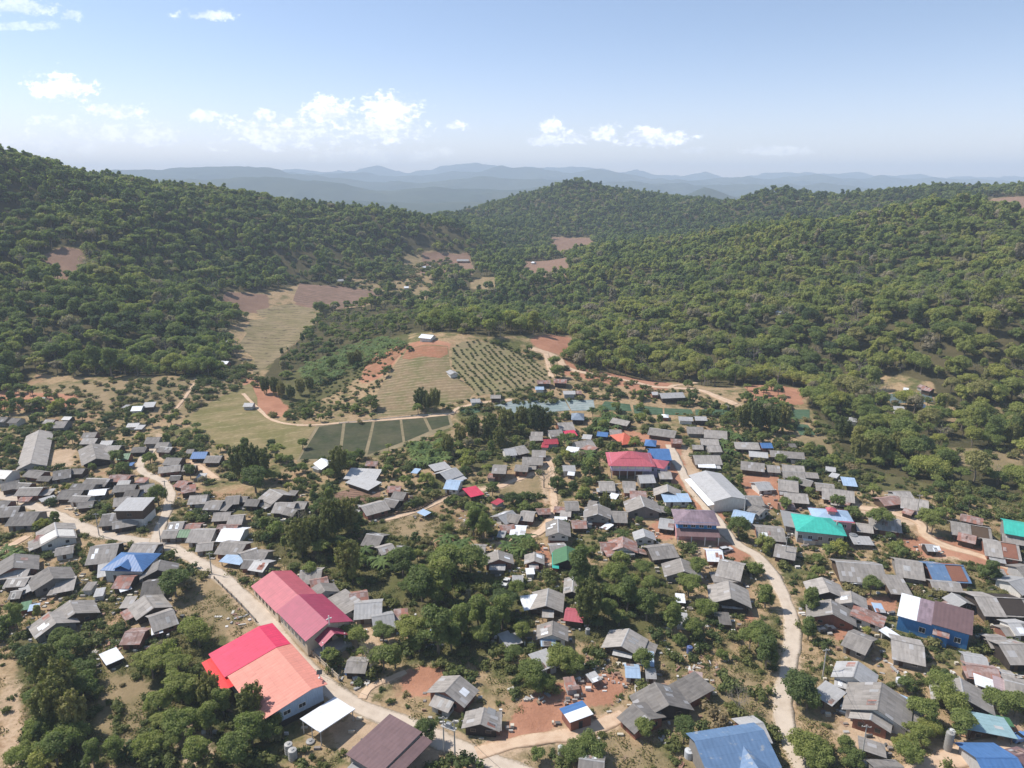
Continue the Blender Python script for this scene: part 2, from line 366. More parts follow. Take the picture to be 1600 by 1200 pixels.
def npmesh(name, V, Fq, mats, attrs=None, midx=None, smooth=False):
    """numpy quads -> mesh"""
    me = bpy.data.meshes.new(name); n = len(Fq); k = Fq.shape[1]
    me.vertices.add(len(V)); me.vertices.foreach_set('co', V.astype('f').ravel())
    me.loops.add(n * k); me.loops.foreach_set('vertex_index', Fq.astype('i').ravel())
    me.polygons.add(n); me.polygons.foreach_set('loop_start', np.arange(0, n * k, k, dtype='i')); me.polygons.foreach_set('loop_total', np.full(n, k, 'i'))
    for m in mats: me.materials.append(m)
    if midx is not None: me.polygons.foreach_set('material_index', midx.astype('i'))
    if smooth: me.polygons.foreach_set('use_smooth', np.ones(n, bool))
    for nm, (dom, arr) in (attrs or {}).items():
        if arr.ndim == 2: a = me.attributes.new(nm, 'FLOAT_COLOR', dom); a.data.foreach_set('color', arr.astype('f').ravel())
        else: a = me.attributes.new(nm, 'FLOAT', dom); a.data.foreach_set('value', arr.astype('f'))
    me.update(calc_edges=True); me.validate(); return me

# ---------------------------------------------------------------- zones of the ground, drawn as outlines
RED = [[(625,1055),(645,1043),(672,1040),(700,1053),(690,1078),(662,1090),(628,1080)],
       [(812,1098),(850,1080),(900,1065),(935,1050),(985,1053),(978,1078),(945,1100),(890,1102),(885,1128),(830,1150),(770,1170),(765,1160),(812,1125)],
       [(838,848),(852,850),(864,885),(850,902),(842,890)], [(1158,905),(1168,905),(1180,950),(1178,968),(1158,982),(1152,975),(1170,950),(1160,925)],
       [(1120,845),(1150,850),(1170,868),(1150,880),(1120,870)], [(1410,842),(1460,838),(1540,862),(1600,880),(1600,905),(1500,872),(1420,872)],
       [(828,530),(850,524),(888,524),(892,543),(884,556),(850,548),(835,540)], [(880,568),(915,575),(950,583),(985,578),(990,600),(950,592),(905,585)],
       [(885,558),(950,573),(1000,588),(1050,599),(1042,611),(990,607),(930,596),(880,584)], [(1160,603),(1200,598),(1255,610),(1255,632),(1180,628)], [(640,536),(672,532),(702,534),(700,552),(672,556),(630,550)],
       [(590,550),(625,540),(632,548),(600,585),(570,600),(562,592)], [(1155,745),(1215,735),(1222,790),(1170,792)], [(1022,810),(1050,815),(1050,845),(1030,850),(1015,830)],
       [(375,585),(420,600),(450,640),(440,655),(400,640)], [(1340,935),(1400,930),(1400,965),(1350,960)], [(1300,985),(1340,975),(1345,1000),(1300,1005)],
       [(0,610),(120,615),(120,635),(0,640)], [(980,590),(1010,600),(1020,620),(985,612)], [(1480,1110),(1560,1120),(1600,1150),(1600,1170),(1500,1150)],
       [(940,660),(1060,690),(1075,760),(1050,760),(1040,705)], [(1065,740),(1115,770),(1140,830),(1100,820)], [(1210,770),(1250,780),(1250,800),(1200,795)]]
PALE = [[(1045,835),(1130,812),(1172,858),(1150,878),(1080,868),(1070,850)], [(80,702),(115,702),(113,730),(78,730)], [(1310,1120),(1370,1110),(1405,1130),(1412,1165),(1350,1180),(1300,1165)],
        [(1335,790),(1400,792),(1440,808),(1440,835),(1400,815),(1330,805)], [(75,770),(112,775),(120,820),(90,812)], [(240,655),(262,690),(275,720),(240,718)], [(570,805),(600,800),(600,815),(575,818)],
        [(830,720),(862,718),(866,790),(850,790),(848,745)], [(1440,850),(1540,868),(1600,885),(1600,905),(1520,880),(1440,870)], [(1590,1030),(1600,1170),(1540,1165),(1490,1180),(1480,1170)],
        [(800,1150),(870,1135),(960,1110),(975,1122),(900,1155),(800,1170),(755,1172)], [(490,1120),(640,1140),(700,1190),(600,1210),(540,1180)], [(0,1045),(30,1050),(38,1110),(40,1200),(0,1200)],
        [(250,1120),(330,1130),(340,1200),(290,1200)], [(1060,690),(1080,700),(1100,760),(1130,820),(1120,830),(1080,770)], [(495,935),(560,920),(600,1020),(560,1030)], [(1290,775),(1350,785),(1330,800),(1290,795)]]
DRY = [[(610,800),(650,795),(690,815),(680,830),(640,845),(600,830)], [(790,752),(845,742),(848,768),(830,778),(785,772)], [(300,905),(340,900),(395,970),(340,985),(300,960)], [(230,930),(330,915),(380,975),(330,1000),(250,960)],
       [(1080,1060),(1150,1040),(1230,1090),(1220,1150),(1130,1130),(1060,1130)], [(150,1060),(230,1050),(250,1150),(200,1180),(150,1130)], [(1230,660),(1290,680),(1310,720),(1260,700)], [(1400,690),(1600,710),(1600,740),(1480,735)],
       [(770,1170),(1000,1150),(1060,1200),(760,1200)], [(500,1040),(560,1050),(555,1090),(520,1075)], [(830,1055),(870,1040),(900,1060),(860,1080)], [(60,605),(300,590),(380,590),(330,640),(280,650),(100,640)], [(630,398),(668,400),(675,445),(635,440)], [(630,445),(670,440),(675,470),(630,470)], [(735,435),(775,432),(775,452),(735,452)], [(530,430),(640,440),(650,460),(560,450)]]
BROWN = [[(858,370),(925,371),(938,394),(868,398)], [(66,398),(95,386),(132,392),(130,438),(68,438)], [(660,390),(735,396),(742,430),(655,428)], [(815,408),(885,402),(890,432),(815,438)], [(470,443),(600,457),(575,475),(520,484),(460,478),(468,455)], [(1540,309),(1640,307),(1640,328),(1540,327)], [(350,455),(420,460),(420,490),(345,480)]]
OLIVE = [[(700,720),(760,660),(840,640),(860,660),(830,700),(760,745)], [(400,800),(620,790),(640,960),(560,960),(420,870)], [(1560,690),(1280,640),(1260,760),(1600,790)], [(20,980),(160,1000),(150,1200),(40,1200)],
         [(190,980),(340,980),(440,1130),(420,1200),(170,1200)], [(860,880),(1060,890),(1070,970),(900,1010)], [(640,870),(830,900),(830,1020),(640,1040)], [(470,540),(640,500),(640,545),(560,590),(440,650),(400,640)]]
Zr, Zp, Zd, Zb, Zo = [np.zeros(GX.shape) for _ in range(5)]
def paint(Z, polys, soft=0):
    for p in polys:
        q = GP(p); bx = [a for a, b in q]; by = [b for a, b in q]
        i0, i1 = np.searchsorted(xs, min(bx)) - 1, np.searchsorted(xs, max(bx)) + 1; j0, j1 = np.searchsorted(ys, min(by)) - 1, np.searchsorted(ys, max(by)) + 1
        i0 = max(i0, 0); j0 = max(j0, 0)
        Z[j0:j1, i0:i1][inpoly(GX[j0:j1, i0:i1], GY[j0:j1, i0:i1], q)] = 1
def blur(Z, k=1):
    for _ in range(k):
        P_ = np.pad(Z, 1, mode='edge'); Z = (P_[1:-1, 1:-1] * 2 + P_[:-2, 1:-1] + P_[2:, 1:-1] + P_[1:-1, :-2] + P_[1:-1, 2:]) / 6
    return Z
for Z, P_ in ((Zr, RED), (Zp, PALE), (Zd, DRY), (Zb, BROWN), (Zo, OLIVE)): paint(Z, P_)

# roads -----------------------------------------------------------
ROADS = {
 'main': ('village_road', 'road', 4.7, [(-30,770),(0,773),(50,790),(105,812),(150,832),(190,841),(215,845),(252,851),(290,867),(318,884),(350,905),(382,934),(410,962),(436,994),(466,1030),(495,1060),(527,1085),(570,1108),(620,1128),(680,1153),(740,1178),(800,1203),(850,1225)]),
 'b': ('village_road', 'road', 3.6, [(243,848),(250,825),(260,800),(266,778),(265,765),(256,753),(240,745),(224,738),(219,728),(224,715),(236,706),(240,695)]),
 'b2': ('village_track', 'track', 3.0, [(300,720),(318,733),(338,748)]),
 'c': ('village_track', 'track', 3.4, [(-20,872),(0,864),(20,851),(43,838)]),
 'd': ('village_road', 'road', 4.1, [(1046,695),(1052,708),(1060,726),(1074,752),(1095,782),(1118,810),(1138,838),(1160,856),(1180,866),(1200,888),(1215,912),(1227,937),(1236,965),(1238,1000),(1232,1040),(1225,1075),(1223,1110),(1230,1150),(1246,1185),(1262,1220)]),
 'e': ('village_track', 'track', 3.6, [(1290,787),(1337,793),(1375,797),(1412,807),(1438,818),(1448,838),(1480,854),(1530,868),(1575,886),(1620,900)]),
 'f': ('village_track', 'track', 2.8, [(575,812),(600,812),(655,797),(700,777),(725,769),(775,762),(800,752),(832,740),(855,727),(857,715)]),
 'g': ('village_track', 'track', 2.8, [(857,717),(862,735),(863,755),(866,790),(860,812),(848,828),(830,838),(800,844),(780,850)]),
 'h': ('village_track', 'track', 2.0, [(565,1092),(575,1077),(592,1067),(612,1060),(634,1050)]),
 'i': ('village_track', 'track', 3.6, [(745,1178),(800,1162),(850,1153),(900,1147),(940,1133),(975,1117)]),
 'j': ('village_track', 'track', 4.6, [(1620,1160),(1550,1165),(1512,1178),(1450,1200),(1400,1225)]),
 'k': ('hill_road', 'track', 5.0, [(832,545),(852,551),(872,560),(882,572),(905,581),(950,588),(985,596),(1020,604),(1050,606),(1090,609),(1120,620),(1150,632)]),
 'k2': ('hill_track', 'track', 3.0, [(1045,606),(1065,601),(1088,598)]),
 'l': ('hill_track', 'track', 3.0, [(853,552),(857,570),(862,590)]),
 'm': ('field_path', 'track', 2.0, [(380,615),(405,640),(425,656),(460,664),(500,664),(545,660),(620,655),(700,648),(712,640),(740,632),(800,625)]),
 'n': ('field_path', 'track', 1.6, [(270,645),(290,620),(305,598),(310,590)]),
}
ROADLINES = []
def smooth_line(P, step=2.0):
    P = [np.array(p[:2]) for p in P]; out = []
    P = [2 * P[0] - P[1]] + P + [2 * P[-1] - P[-2]]
    for i in range(1, len(P) - 2):
        p0, p1, p2, p3 = P[i-1:i+3]; n = max(2, int(np.linalg.norm(p2 - p1) / step))
        for k in range(n):
            t = k / n; out.append(.5 * ((2*p1) + (-p0 + p2)*t + (2*p0 - 5*p1 + 4*p2 - p3)*t*t + (-p0 + 3*p1 - 3*p2 + p3)*t**3))
    out.append(P[-2]); return np.array(out)
def roadmat(name, c1, c2, c3):
    m, t, b = newmat(name, .95, .1)
    uv = t.n('ShaderNodeUVMap').outputs[0]; sp = t.n('ShaderNodeSeparateXYZ', i0=uv)
    pos = t.n('ShaderNodeNewGeometry').outputs['Position']
    n1 = t.noise(pos, .35, 5, .6); n2 = t.noise(pos, 1.6, 4, .6)
    wob = t.m('ADD', sp.outputs[0], t.m('MULTIPLY', t.m('SUBTRACT', t.noise(pos, .12, 2), .5), .35))
    rut = t.m('ABSOLUTE', t.m('SUBTRACT', t.m('ABSOLUTE', t.m('SUBTRACT', wob, .5)), .22))
    rutm = t.m('SUBTRACT', 1.0, t.sstep(rut, .03, .12))
    cc = t.mix(t.sstep(n1, .35, .68), c1, c2); cc = t.mix(t.m('MULTIPLY', rutm, .45), cc, c1)
    edge = t.m('ABSOLUTE', t.m('SUBTRACT', sp.outputs[0], .5)); e = t.sstep(t.m('ADD', edge, t.m('MULTIPLY', t.m('SUBTRACT', n2, .5), .35)), .36, .5)
    cc = t.mix(t.m('MULTIPLY', e, .8), cc, c3); cc = t.mix(t.m('MULTIPLY', t.sstep(n2, .55, .8), .35), cc, c3)
    t.L.new(cc, b.inputs[0]); return m
RM = {'road': roadmat('concrete_road', (.56,.475,.385), (.47,.39,.31), (.30,.235,.155)), 'track': roadmat('dirt_track', (.60,.45,.32), (.50,.35,.24), (.36,.24,.15))}
for ri, (k, (nm, mt, wd, pts)) in enumerate(ROADS.items()):
    line = smooth_line([G(u, v) for u, v in pts]); ROADLINES.append((line, wd)); N = 6; V = []; UV = []
    dist = 0
    for i, p in enumerate(line):
        d = line[min(i+1, len(line)-1)] - line[max(i-1, 0)]; d /= np.linalg.norm(d) + 1e-9; nrm = np.array([d[1], -d[0]])
        if i: dist += np.linalg.norm(p - line[i-1])
        wv_ = wd * (1 + .10 * math.sin(dist * .21 + ri) + .06 * math.sin(dist * .71))
        for j in range(-1, N + 2):
            t_ = min(max(j, 0), N) / N - .5; q = p + nrm * (t_ * wv_ * (1 if 0 <= j <= N else 1.06) + (float(vnoise(p[0] + 50 * j, p[1], 2.6, 91)) * .55 * abs(2 * t_) ** 2))
            V.append((q[0], q[1], Hxy(*q) + ((.10 + .004 * ri) if 0 <= j <= N else -.25))); UV.append((t_ + .5, dist / 4))
    V = np.array(V); UV = np.array(UV); n = N + 3; Fq = []
    for i in range(len(line) - 1):
        for j in range(n - 1): a = i * n + j; Fq.append((a, a + 1, a + n + 1, a + n))
    Fq = np.array(Fq)[:, ::-1]; me = npmesh(nm, V, Fq, [RM[mt]]); ul = me.uv_layers.new(name='UVMap'); ul.data.foreach_set('uv', UV[Fq.ravel()].astype('f').ravel())
    o = bpy.data.objects.new(nm, me); S.collection.objects.link(o); struct(o)
def roaddist(x, y):
    d = np.full(np.shape(x), 1e9)
    for line, wd in ROADLINES: d = np.minimum(d, segdist(x, y, line[::3].tolist() + [line[-1].tolist()]) - wd / 2)
    return d

# forest mask: hills and woods ------------------------------------
OPEN = [[(265,660),(300,632),(345,605),(372,592),(380,566),(360,548),(348,520),(395,500),(352,480),(352,455),(420,458),(470,443),(560,452),(600,457),(575,478),(500,486),(497,500),(472,527),(432,560),(412,588),(425,610),(470,574),(545,540),(600,530),
         (640,520),(700,520),(760,527),(830,525),(850,521),(892,522),(897,548),(885,562),(905,575),(985,590),(1060,598),(1130,606),(1160,600),(1258,606),(1260,700),(900,760),(600,760),(300,720)]]
open_q = [GP(p) for p in OPEN]
CLEAR = [GP(p) for p in (BROWN + DRY[11:] + [[(1365,590),(1410,585),(1460,600),(1460,635),(1380,640)], [(1240,640),(1270,640),(1320,690),(1280,720),(1240,690)], [(1480,700),(1600,705),(1600,745),(1500,735)], [(1480,635),(1600,630),(1600,660),(1480,660)], [(45,585),(300,590),(380,590),(300,650),(45,650)]])]
tree_line = GP([(-250,640),(0,612),(60,600),(130,605),(250,600),(300,615),(380,588)])
right_wood = GP([(1235,640),(1300,600),(1600,600),(1720,600),(1720,790),(1600,775),(1540,760),(1450,755),(1360,735),(1300,690)])
def in_forest(x, y):
    x = np.asarray(x, float); y = np.asarray(y, float)
    lim = np.interp(x, [p[0] for p in tree_line] + [tree_line[-1][0] + 30, G(1140,606)[0], G(1700,606)[0]], [p[1] for p in tree_line] + [390, G(1140,606)[1] + 4, G(1700,606)[1]])
    f = (y > lim) | inpoly(x, y, right_wood)
    for q in open_q + CLEAR: f &= ~inpoly(x, y, q)
    return f
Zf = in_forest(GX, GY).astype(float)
Zr, Zp, Zd, Zb, Zo, Zf = [blur(Z, 3) for Z in (Zr, Zp, Zd, Zb, Zo, Zf)]
rd = np.full(GX.shape, 99.); mk = (GY > 90) & (GY < 520) & (np.abs(GX) < 330); rd[mk] = roaddist(GX[mk], GY[mk])
Zroad = np.clip(1 - rd / 3.0, 0, 1) * .8; Zp = np.maximum(Zp, Zroad * .75)
gm, t, b = newmat('dry_ground', .95, .05)
pos = t.n('ShaderNodeNewGeometry').outputs['Position']
a1 = t.n('ShaderNodeAttribute', _attribute_name='zone_a').outputs; a2 = t.n('ShaderNodeAttribute', _attribute_name='zone_b').outputs
s1 = t.n('ShaderNodeSeparateColor', i0=a1['Color']).outputs; s2 = t.n('ShaderNodeSeparateColor', i0=a2['Color']).outputs
nb = t.noise(pos, .028, 4, .6); nm_ = t.noise(pos, .11, 5, .62); nf = t.noise(pos, .7, 5, .68); ng = t.noise(pos, 2.6, 3, .6)
tan = t.mix(t.sstep(nf, .3, .7), (.30,.212,.122), (.41,.295,.18))
grn = t.mix(t.sstep(nf, .3, .7), (.075,.085,.032), (.155,.15,.062))
base = t.mix(t.sstep(t.m('ADD', t.m('MULTIPLY', nb, .5), t.m('MULTIPLY', nm_, .5)), .45, .60), tan, grn)
base = t.mix(t.m('MULTIPLY', t.sstep(t.noise(pos, .06, 4, .6), .56, .66), .55), base, (.34,.20,.125))
def zone(col_, z, c1, c2, k=1.0):
    f = t.sstep(t.m('ADD', t.m('ADD', z, t.m('MULTIPLY', t.m('SUBTRACT', nm_, .5), 1.1)), t.m('MULTIPLY', t.m('SUBTRACT', nf, .5), .9)), .36, .66)
    return t.mix(t.m('MULTIPLY', f, k), col_, t.mix(t.sstep(nm_, .3, .7), c1, c2))
base = zone(base, s2[1], (.055,.065,.026), (.115,.115,.045), .85)
base = zone(base, s1[2], (.30,.225,.135), (.22,.175,.095), .85)
base = zone(base, s2[0], (.20,.125,.095), (.26,.165,.125), .9)
base = zone(base, s1[1], (.55,.41,.29), (.43,.31,.21), .85)
base = zone(base, t.m('ADD', s1[0], t.m('MULTIPLY', s1[0], .25)), (.44,.225,.145), (.34,.165,.105), .95)
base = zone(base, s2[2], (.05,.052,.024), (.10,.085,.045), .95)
f_ = t.m('ADD', .72, t.m('ADD', t.m('MULTIPLY', ng, .35), t.m('MULTIPLY', nf, .22)))
base = t.mix(1.0, base, t.n('ShaderNodeCombineColor', i0=f_, i1=f_, i2=f_).outputs[0], 'MULTIPLY')
t.L.new(base, b.inputs[0]); bp = t.n('ShaderNodeBump', Strength=.5, Distance=.6, Height=t.m('ADD', nf, t.m('MULTIPLY', ng, .4))); t.L.new(bp.outputs[0], b.inputs['Normal'])
ny, nx = GX.shape; idx = np.arange(nx * ny).reshape(ny, nx)
Fq = np.stack([idx[:-1, :-1], idx[:-1, 1:], idx[1:, 1:], idx[1:, :-1]], -1).reshape(-1, 4)
one = np.ones(GX.size)
me = npmesh('ground', np.stack([GX.ravel(), GY.ravel(), HZ.ravel()], 1), Fq, [gm], {
    'zone_a': ('POINT', np.stack([Zr.ravel(), Zp.ravel(), Zd.ravel(), one], 1)), 'zone_b': ('POINT', np.stack([Zb.ravel(), Zo.ravel(), Zf.ravel(), one], 1))}, smooth=True)
o = bpy.data.objects.new('ground', me); S.collection.objects.link(o); struct(o)

# far land, ranges -------------------------------------------------
fm, t, b = newmat('far_forest', .95, .05); pos = t.n('ShaderNodeNewGeometry').outputs['Position']
n1 = t.noise(pos, .0016, 6, .62); n2 = t.noise(pos, .02, 4, .6)
cc = t.mix(t.sstep(n1, .35, .65), (.045,.062,.032), (.085,.095,.05)); cc = t.mix(t.m('MULTIPLY', t.sstep(n1, .62, .7), .4), cc, (.20,.16,.11))
cc = t.mix(t.m('MULTIPLY', n2, .6), cc, (.03,.045,.025)); t.L.new(cc, b.inputs[0])
def fbm(x, y, s, seed, o_=5):
    v = 0; a = 1.0
    for i in range(o_): v = v + a * (1 - 2 * np.abs(vnoise(x, y, s, seed + i) * 1.6)); s /= 2.05; a *= .5
    return v
fx_ = np.linspace(-12000, 12000, 560); fy_ = np.linspace(3250, 13800, 260); FX, FY = np.meshgrid(fx_, fy_)
FZ = -150 + 40 * fbm(FX, FY, 1300, 21) * np.clip((FY - 3200) / 1500, 0, 1)
def crest(pts, Y, wid, amp, seed):
    """a range whose skyline runs through the given sight lines at distance Y"""
    global FZ
    d = [slope_dir(u, v) for u, v in pts]; px = np.array([q[0] / q[1] * Y for q in d]); pz = np.array([CAMZ + q[2] / q[1] * Y for q in d])
    yc = Y + 200 * np.sin(FX / 1200 + seed)
    # heights are for distance Y; scale along the sight line where the crest wanders
    zc = np.interp(FX / yc * Y, px, pz); zc = CAMZ + (zc - CAMZ) * yc / Y
    g = np.exp(-((FY - yc) / wid) ** 2); g2 = np.clip(1 - np.abs(FY - yc) / (wid * 1.7), 0, 1); z = -150 + (zc + 150) * (.55 * g + .45 * g2) + (1 - .7 * g) * amp * 1.5 * (fbm(FX, FY, 900, seed) - .5) * np.clip(g * 3, 0, 1) + g * amp * .22 * (fbm(FX, FY, 340, seed + 3, 3) - .6)
    FZ = np.maximum(FZ, z)
crest([(-400,300),(100,290),(300,282),(420,275),(480,284),(560,295),(700,300),(760,298),(850,292),(1000,305),(1300,310),(2000,310)], 5400, 650, 60, 31)
crest([(-400,300),(900,320),(1040,308),(1075,301),(1100,291),(1120,297),(1150,308),(1300,320),(2000,330)], 4300, 330, 28, 37)
crest([(-400,275),(150,272),(200,266),(260,269),(320,262),(370,258),(425,261),(450,270),(520,280),(600,287),(680,286),(760,284),(880,288),(1000,285),(1100,288),(1200,290),(1400,296),(1600,300),(2000,300)], 7000, 750, 75, 41)
crest([(-400,275),(450,275),(520,274),(620,276),(700,272),(740,270),(780,265),(800,268),(840,265),(880,270),(925,264),(960,272),(1000,278),(1100,283),(1200,281),(1290,273),(1330,279),(1375,273),(1430,281),(1500,285),(2000,285)], 9200, 900, 90, 47)
crest([(-400,272),(420,268),(500,270),(590,263),(640,270),(700,262),(740,258),(800,266),(900,266),(1000,272),(1150,276),(1300,271),(1420,277),(1600,279),(2000,279)], 12300, 1000, 100, 53)
ny, nx = FX.shape; idx = np.arange(nx * ny).reshape(ny, nx); Fq = np.stack([idx[:-1, :-1], idx[:-1, 1:], idx[1:, 1:], idx[1:, :-1]], -1).reshape(-1, 4)
o = bpy.data.objects.new('far_hills', npmesh('far_hills', np.stack([FX.ravel(), FY.ravel(), FZ.ravel()], 1), Fq, [fm], smooth=True)); S.collection.objects.link(o); struct(o)

# haze: one closed box of even air ---------------------------------
mb = MB(); hm = bpy.data.materials.new('haze_air'); hm.use_nodes = True; hn = NT(hm.node_tree); hm.node_tree.nodes.clear()
pv = hn.n('ShaderNodeVolumePrincipled'); pv.inputs['Color'].default_value = (.69,.82,1,1); pv.inputs['Density'].default_value = HAZE_D = .00015
pv.inputs['Anisotropy'].default_value = 0.0
ho = hn.n('ShaderNodeOutputMaterial'); hn.L.new(pv.outputs[0], ho.inputs['Volume'])
mb.box(-12500, 12500, -500, 14500, float(min(HZ.min(), FZ.min())) - 1.5, float(FZ.max()) + 12, hm)
hz = mb.build('haze'); tag(hz, None, None, None, 'stuff'); HAZE = hz
# ---------------------------------------------------------------- plants: prototypes
def ico(sub=1):
    import bmesh
    bm = bmesh.new(); bmesh.ops.create_icosphere(bm, subdivisions=sub, radius=1.0)
    V = np.array([v.co[:] for v in bm.verts]); Fc = np.array([[v.index for v in f.verts] for f in bm.faces]); bm.free(); return V, Fc
ICO = ico(1)
def leaf_quads(C, N, size, r, flat=.5):
    """leaf sprays at points C facing roughly N"""
    n = len(C); N = N + (0, 0, .25) + r.normal(0, flat, (n, 3)); N /= np.linalg.norm(N, axis=1)[:, None] + 1e-9
    T = np.cross(N, r.normal(0, 1, (n, 3))); T /= np.linalg.norm(T, axis=1)[:, None] + 1e-9; B = np.cross(N, T)
    s = (size * r.uniform(.6, 1.35, n))[:, None]; e = r.uniform(.55, 1.0, n)[:, None]
    V = np.stack([C + T * s, C + B * s * e, C - T * s * .9, C - B * s * e], 1).reshape(-1, 3)
    return V, np.arange(n * 4).reshape(-1, 4)
def crown_arrays(lobes, nleaf, size, r, core=True, low=.25, cr=.66, cv=.32):
    """lobes: (centre, radii) ; leaves spread over the lobes' outsides"""
    Vs, Fs, A_ = [], [], []; k = 0
    wts = np.array([l[1][0] * l[1][2] for l in lobes]); wts = wts / wts.sum()
    for (c, rad), wt in zip(lobes, wts):
        n = max(6, int(nleaf * wt)); d = r.normal(0, 1, (n, 3)); d[:, 2] = np.where(d[:, 2] < -.2, np.where(r.random(n) < low, d[:, 2], -d[:, 2]), d[:, 2])
        d /= np.linalg.norm(d, axis=1)[:, None]; rad = np.array(rad)
        P = np.array(c) + d * rad * r.uniform(.62, 1.24, n)[:, None]
        V, Fq = leaf_quads(P, d / rad * rad.mean(), size, r); Vs.append(V); Fs.append(Fq + k); k += len(V); A_.append(r.random(n) * .6 + r.random() * .25)
        if core:
            iv, if_ = ICO; V = np.array(c) + iv * rad * cr; Vs.append(V); Fs.append(np.concatenate([if_, if_[:, :1]], 1)[:, [0, 1, 2, 2]] + k); k += len(V); A_.append(np.full(len(if_), cv))
    return Vs, Fs, A_
def finish(name, Vs, Fs, A_, mats, midx=None):
    """faces as triangles and quads through from-numpy; degenerate quads become triangles"""
    V = np.concatenate(Vs); Fq = np.concatenate(Fs); A_ = np.concatenate(A_)
    mi = np.concatenate(midx) if midx is not None else np.zeros(len(Fq), int)
    tri = Fq[:, 2] == Fq[:, 3]; cnt = np.where(tri, 3, 4)
    me = bpy.data.meshes.new(name); me.vertices.add(len(V)); me.vertices.foreach_set('co', V.astype('f').ravel())
    keep = np.ones(Fq.shape, bool); keep[tri, 3] = False; li = Fq[keep]
    me.loops.add(len(li)); me.loops.foreach_set('vertex_index', li.astype('i')); me.polygons.add(len(Fq))
    me.polygons.foreach_set('loop_start', np.concatenate([[0], np.cumsum(cnt)[:-1]]).astype('i')); me.polygons.foreach_set('loop_total', cnt.astype('i'))
    for m in mats: me.materials.append(m)
    me.polygons.foreach_set('material_index', mi.astype('i')); a = me.attributes.new('leaf_var', 'FLOAT', 'FACE'); a.data.foreach_set('value', A_.astype('f'))
    me.update(calc_edges=True); return me
def limbs(tips, h0, r0, r):
    """tapered trunk forking into limbs that reach the lobes; returns (V, F) arrays"""
    mb = MB(); top = (r.normal(0, .15), r.normal(0, .15), h0); mb.tube([(0, 0, -.5), (0, 0, h0 * .4), top], [r0 * 1.25, r0, r0 * .75], BARK, 6)
    for c in tips:
        mid = (top[0] * .5 + c[0] * .55, top[1] * .5 + c[1] * .55, h0 + (c[2] - h0) * .45); mb.tube([top, mid, c], [r0 * .5, r0 * .32, r0 * .12], BARK, 5, False)
    return mb
def tree_arrays(seed, shape, nleaf, size, nl):
    """unit-height tree: returns (crown, trunk MB). Height 1, so it is scaled when placed"""
    r = np.random.default_rng(seed); lobes = []; H = 10.0
    if shape == 'round':
        for i in range(nl):
            a = i * 2.4 + r.uniform(-.4, .4); q = math.sqrt((i + .5) / nl) * 2.9; z = 7.6 - .16 * q * q - r.uniform(0, 1.4)
            s = r.uniform(.85, 1.55); lobes.append(((q * math.cos(a), q * math.sin(a), z), (s, s, s * r.uniform(.7, .95))))
        for i in range(nl // 2):
            a = i * 2.4 * 1.3 + r.uniform(-.4, .4); q = r.uniform(1.9, 3.3); s = r.uniform(.8, 1.4); lobes.append(((q * math.cos(a), q * math.sin(a), r.uniform(3.6, 5.6)), (s, s, s * .85)))
    elif shape == 'tall':
        for i in range(nl):
            z = 3.6 + 5.6 * i / nl; q = r.uniform(.3, 1.0) * (2.3 - .17 * (z - 3)); a = i * 2.4 + r.uniform(-.5, .5); s = r.uniform(.7, 1.3); lobes.append(((q * math.cos(a), q * math.sin(a), z), (s, s, s * 1.05)))
    elif shape == 'spread':
        for i in range(nl):
            a = i * 2.4 + r.uniform(-.5, .5); q = math.sqrt((i + .4) / nl) * 4.0; s = r.uniform(.8, 1.4); lobes.append(((q * math.cos(a), q * math.sin(a), 7.4 - .05 * q * q + r.uniform(-.9, .7)), (s * 1.1, s * 1.1, s * .62)))
    elif shape == 'low':
        for i in range(nl):
            a = i * 2.4 + r.uniform(-.5, .5); q = math.sqrt((i + .4) / nl) * 4.2; s = r.uniform(1.0, 1.8); lobes.append(((q * math.cos(a), q * math.sin(a), 5.2 - .13 * q * q + r.uniform(-.8, 1.2)), (s, s, s * .95)))
    tips = [l[0] for l in lobes[:7]]
    return lobes, crown_arrays(lobes, nleaf, size, r, cr=.8 if nleaf < 2000 else .66, cv=.45 if nleaf < 2000 else .35), limbs(tips, 3.4 if shape != 'low' else 1.6, .26, r)
def mb_arrays(mb, k):
    Fq = np.array([(list(f) + [f[-1]])[:4] if len(f) <= 4 else [f[0], f[1], f[2], f[2]] for f in mb.f]); return np.array(mb.v), Fq + k
PROTO = {}
def make_tree(key, seed, shape, nleaf, size, nl, joined, mat=None):
    lobes, (Vs, Fs, A_), mb = tree_arrays(seed, shape, nleaf, size, nl); mat = mat or LEAF
    if not joined:
        PROTO[key] = (finish('crown', Vs, Fs, A_, [mat]), mb.mesh('trunk')); return
    k = sum(len(v) for v in Vs); mi = [np.zeros(len(f), int) for f in Fs]; V, Fq = mb_arrays(mb, k)
    PROTO[key] = finish(key, Vs + [V], Fs + [Fq], A_ + [np.zeros(len(Fq))], [mat, BARK], mi + [np.ones(len(Fq), int)])
NEARKIND = []
for i, (sh, nl) in enumerate([('round', 22), ('round', 27), ('round', 19), ('tall', 18), ('tall', 22), ('spread', 26), ('low', 24), ('low', 18), ('round', 24), ('spread', 20)]):
    make_tree(('near', i), 100 + i, sh, 5200, .22, nl, False); NEARKIND.append(sh)
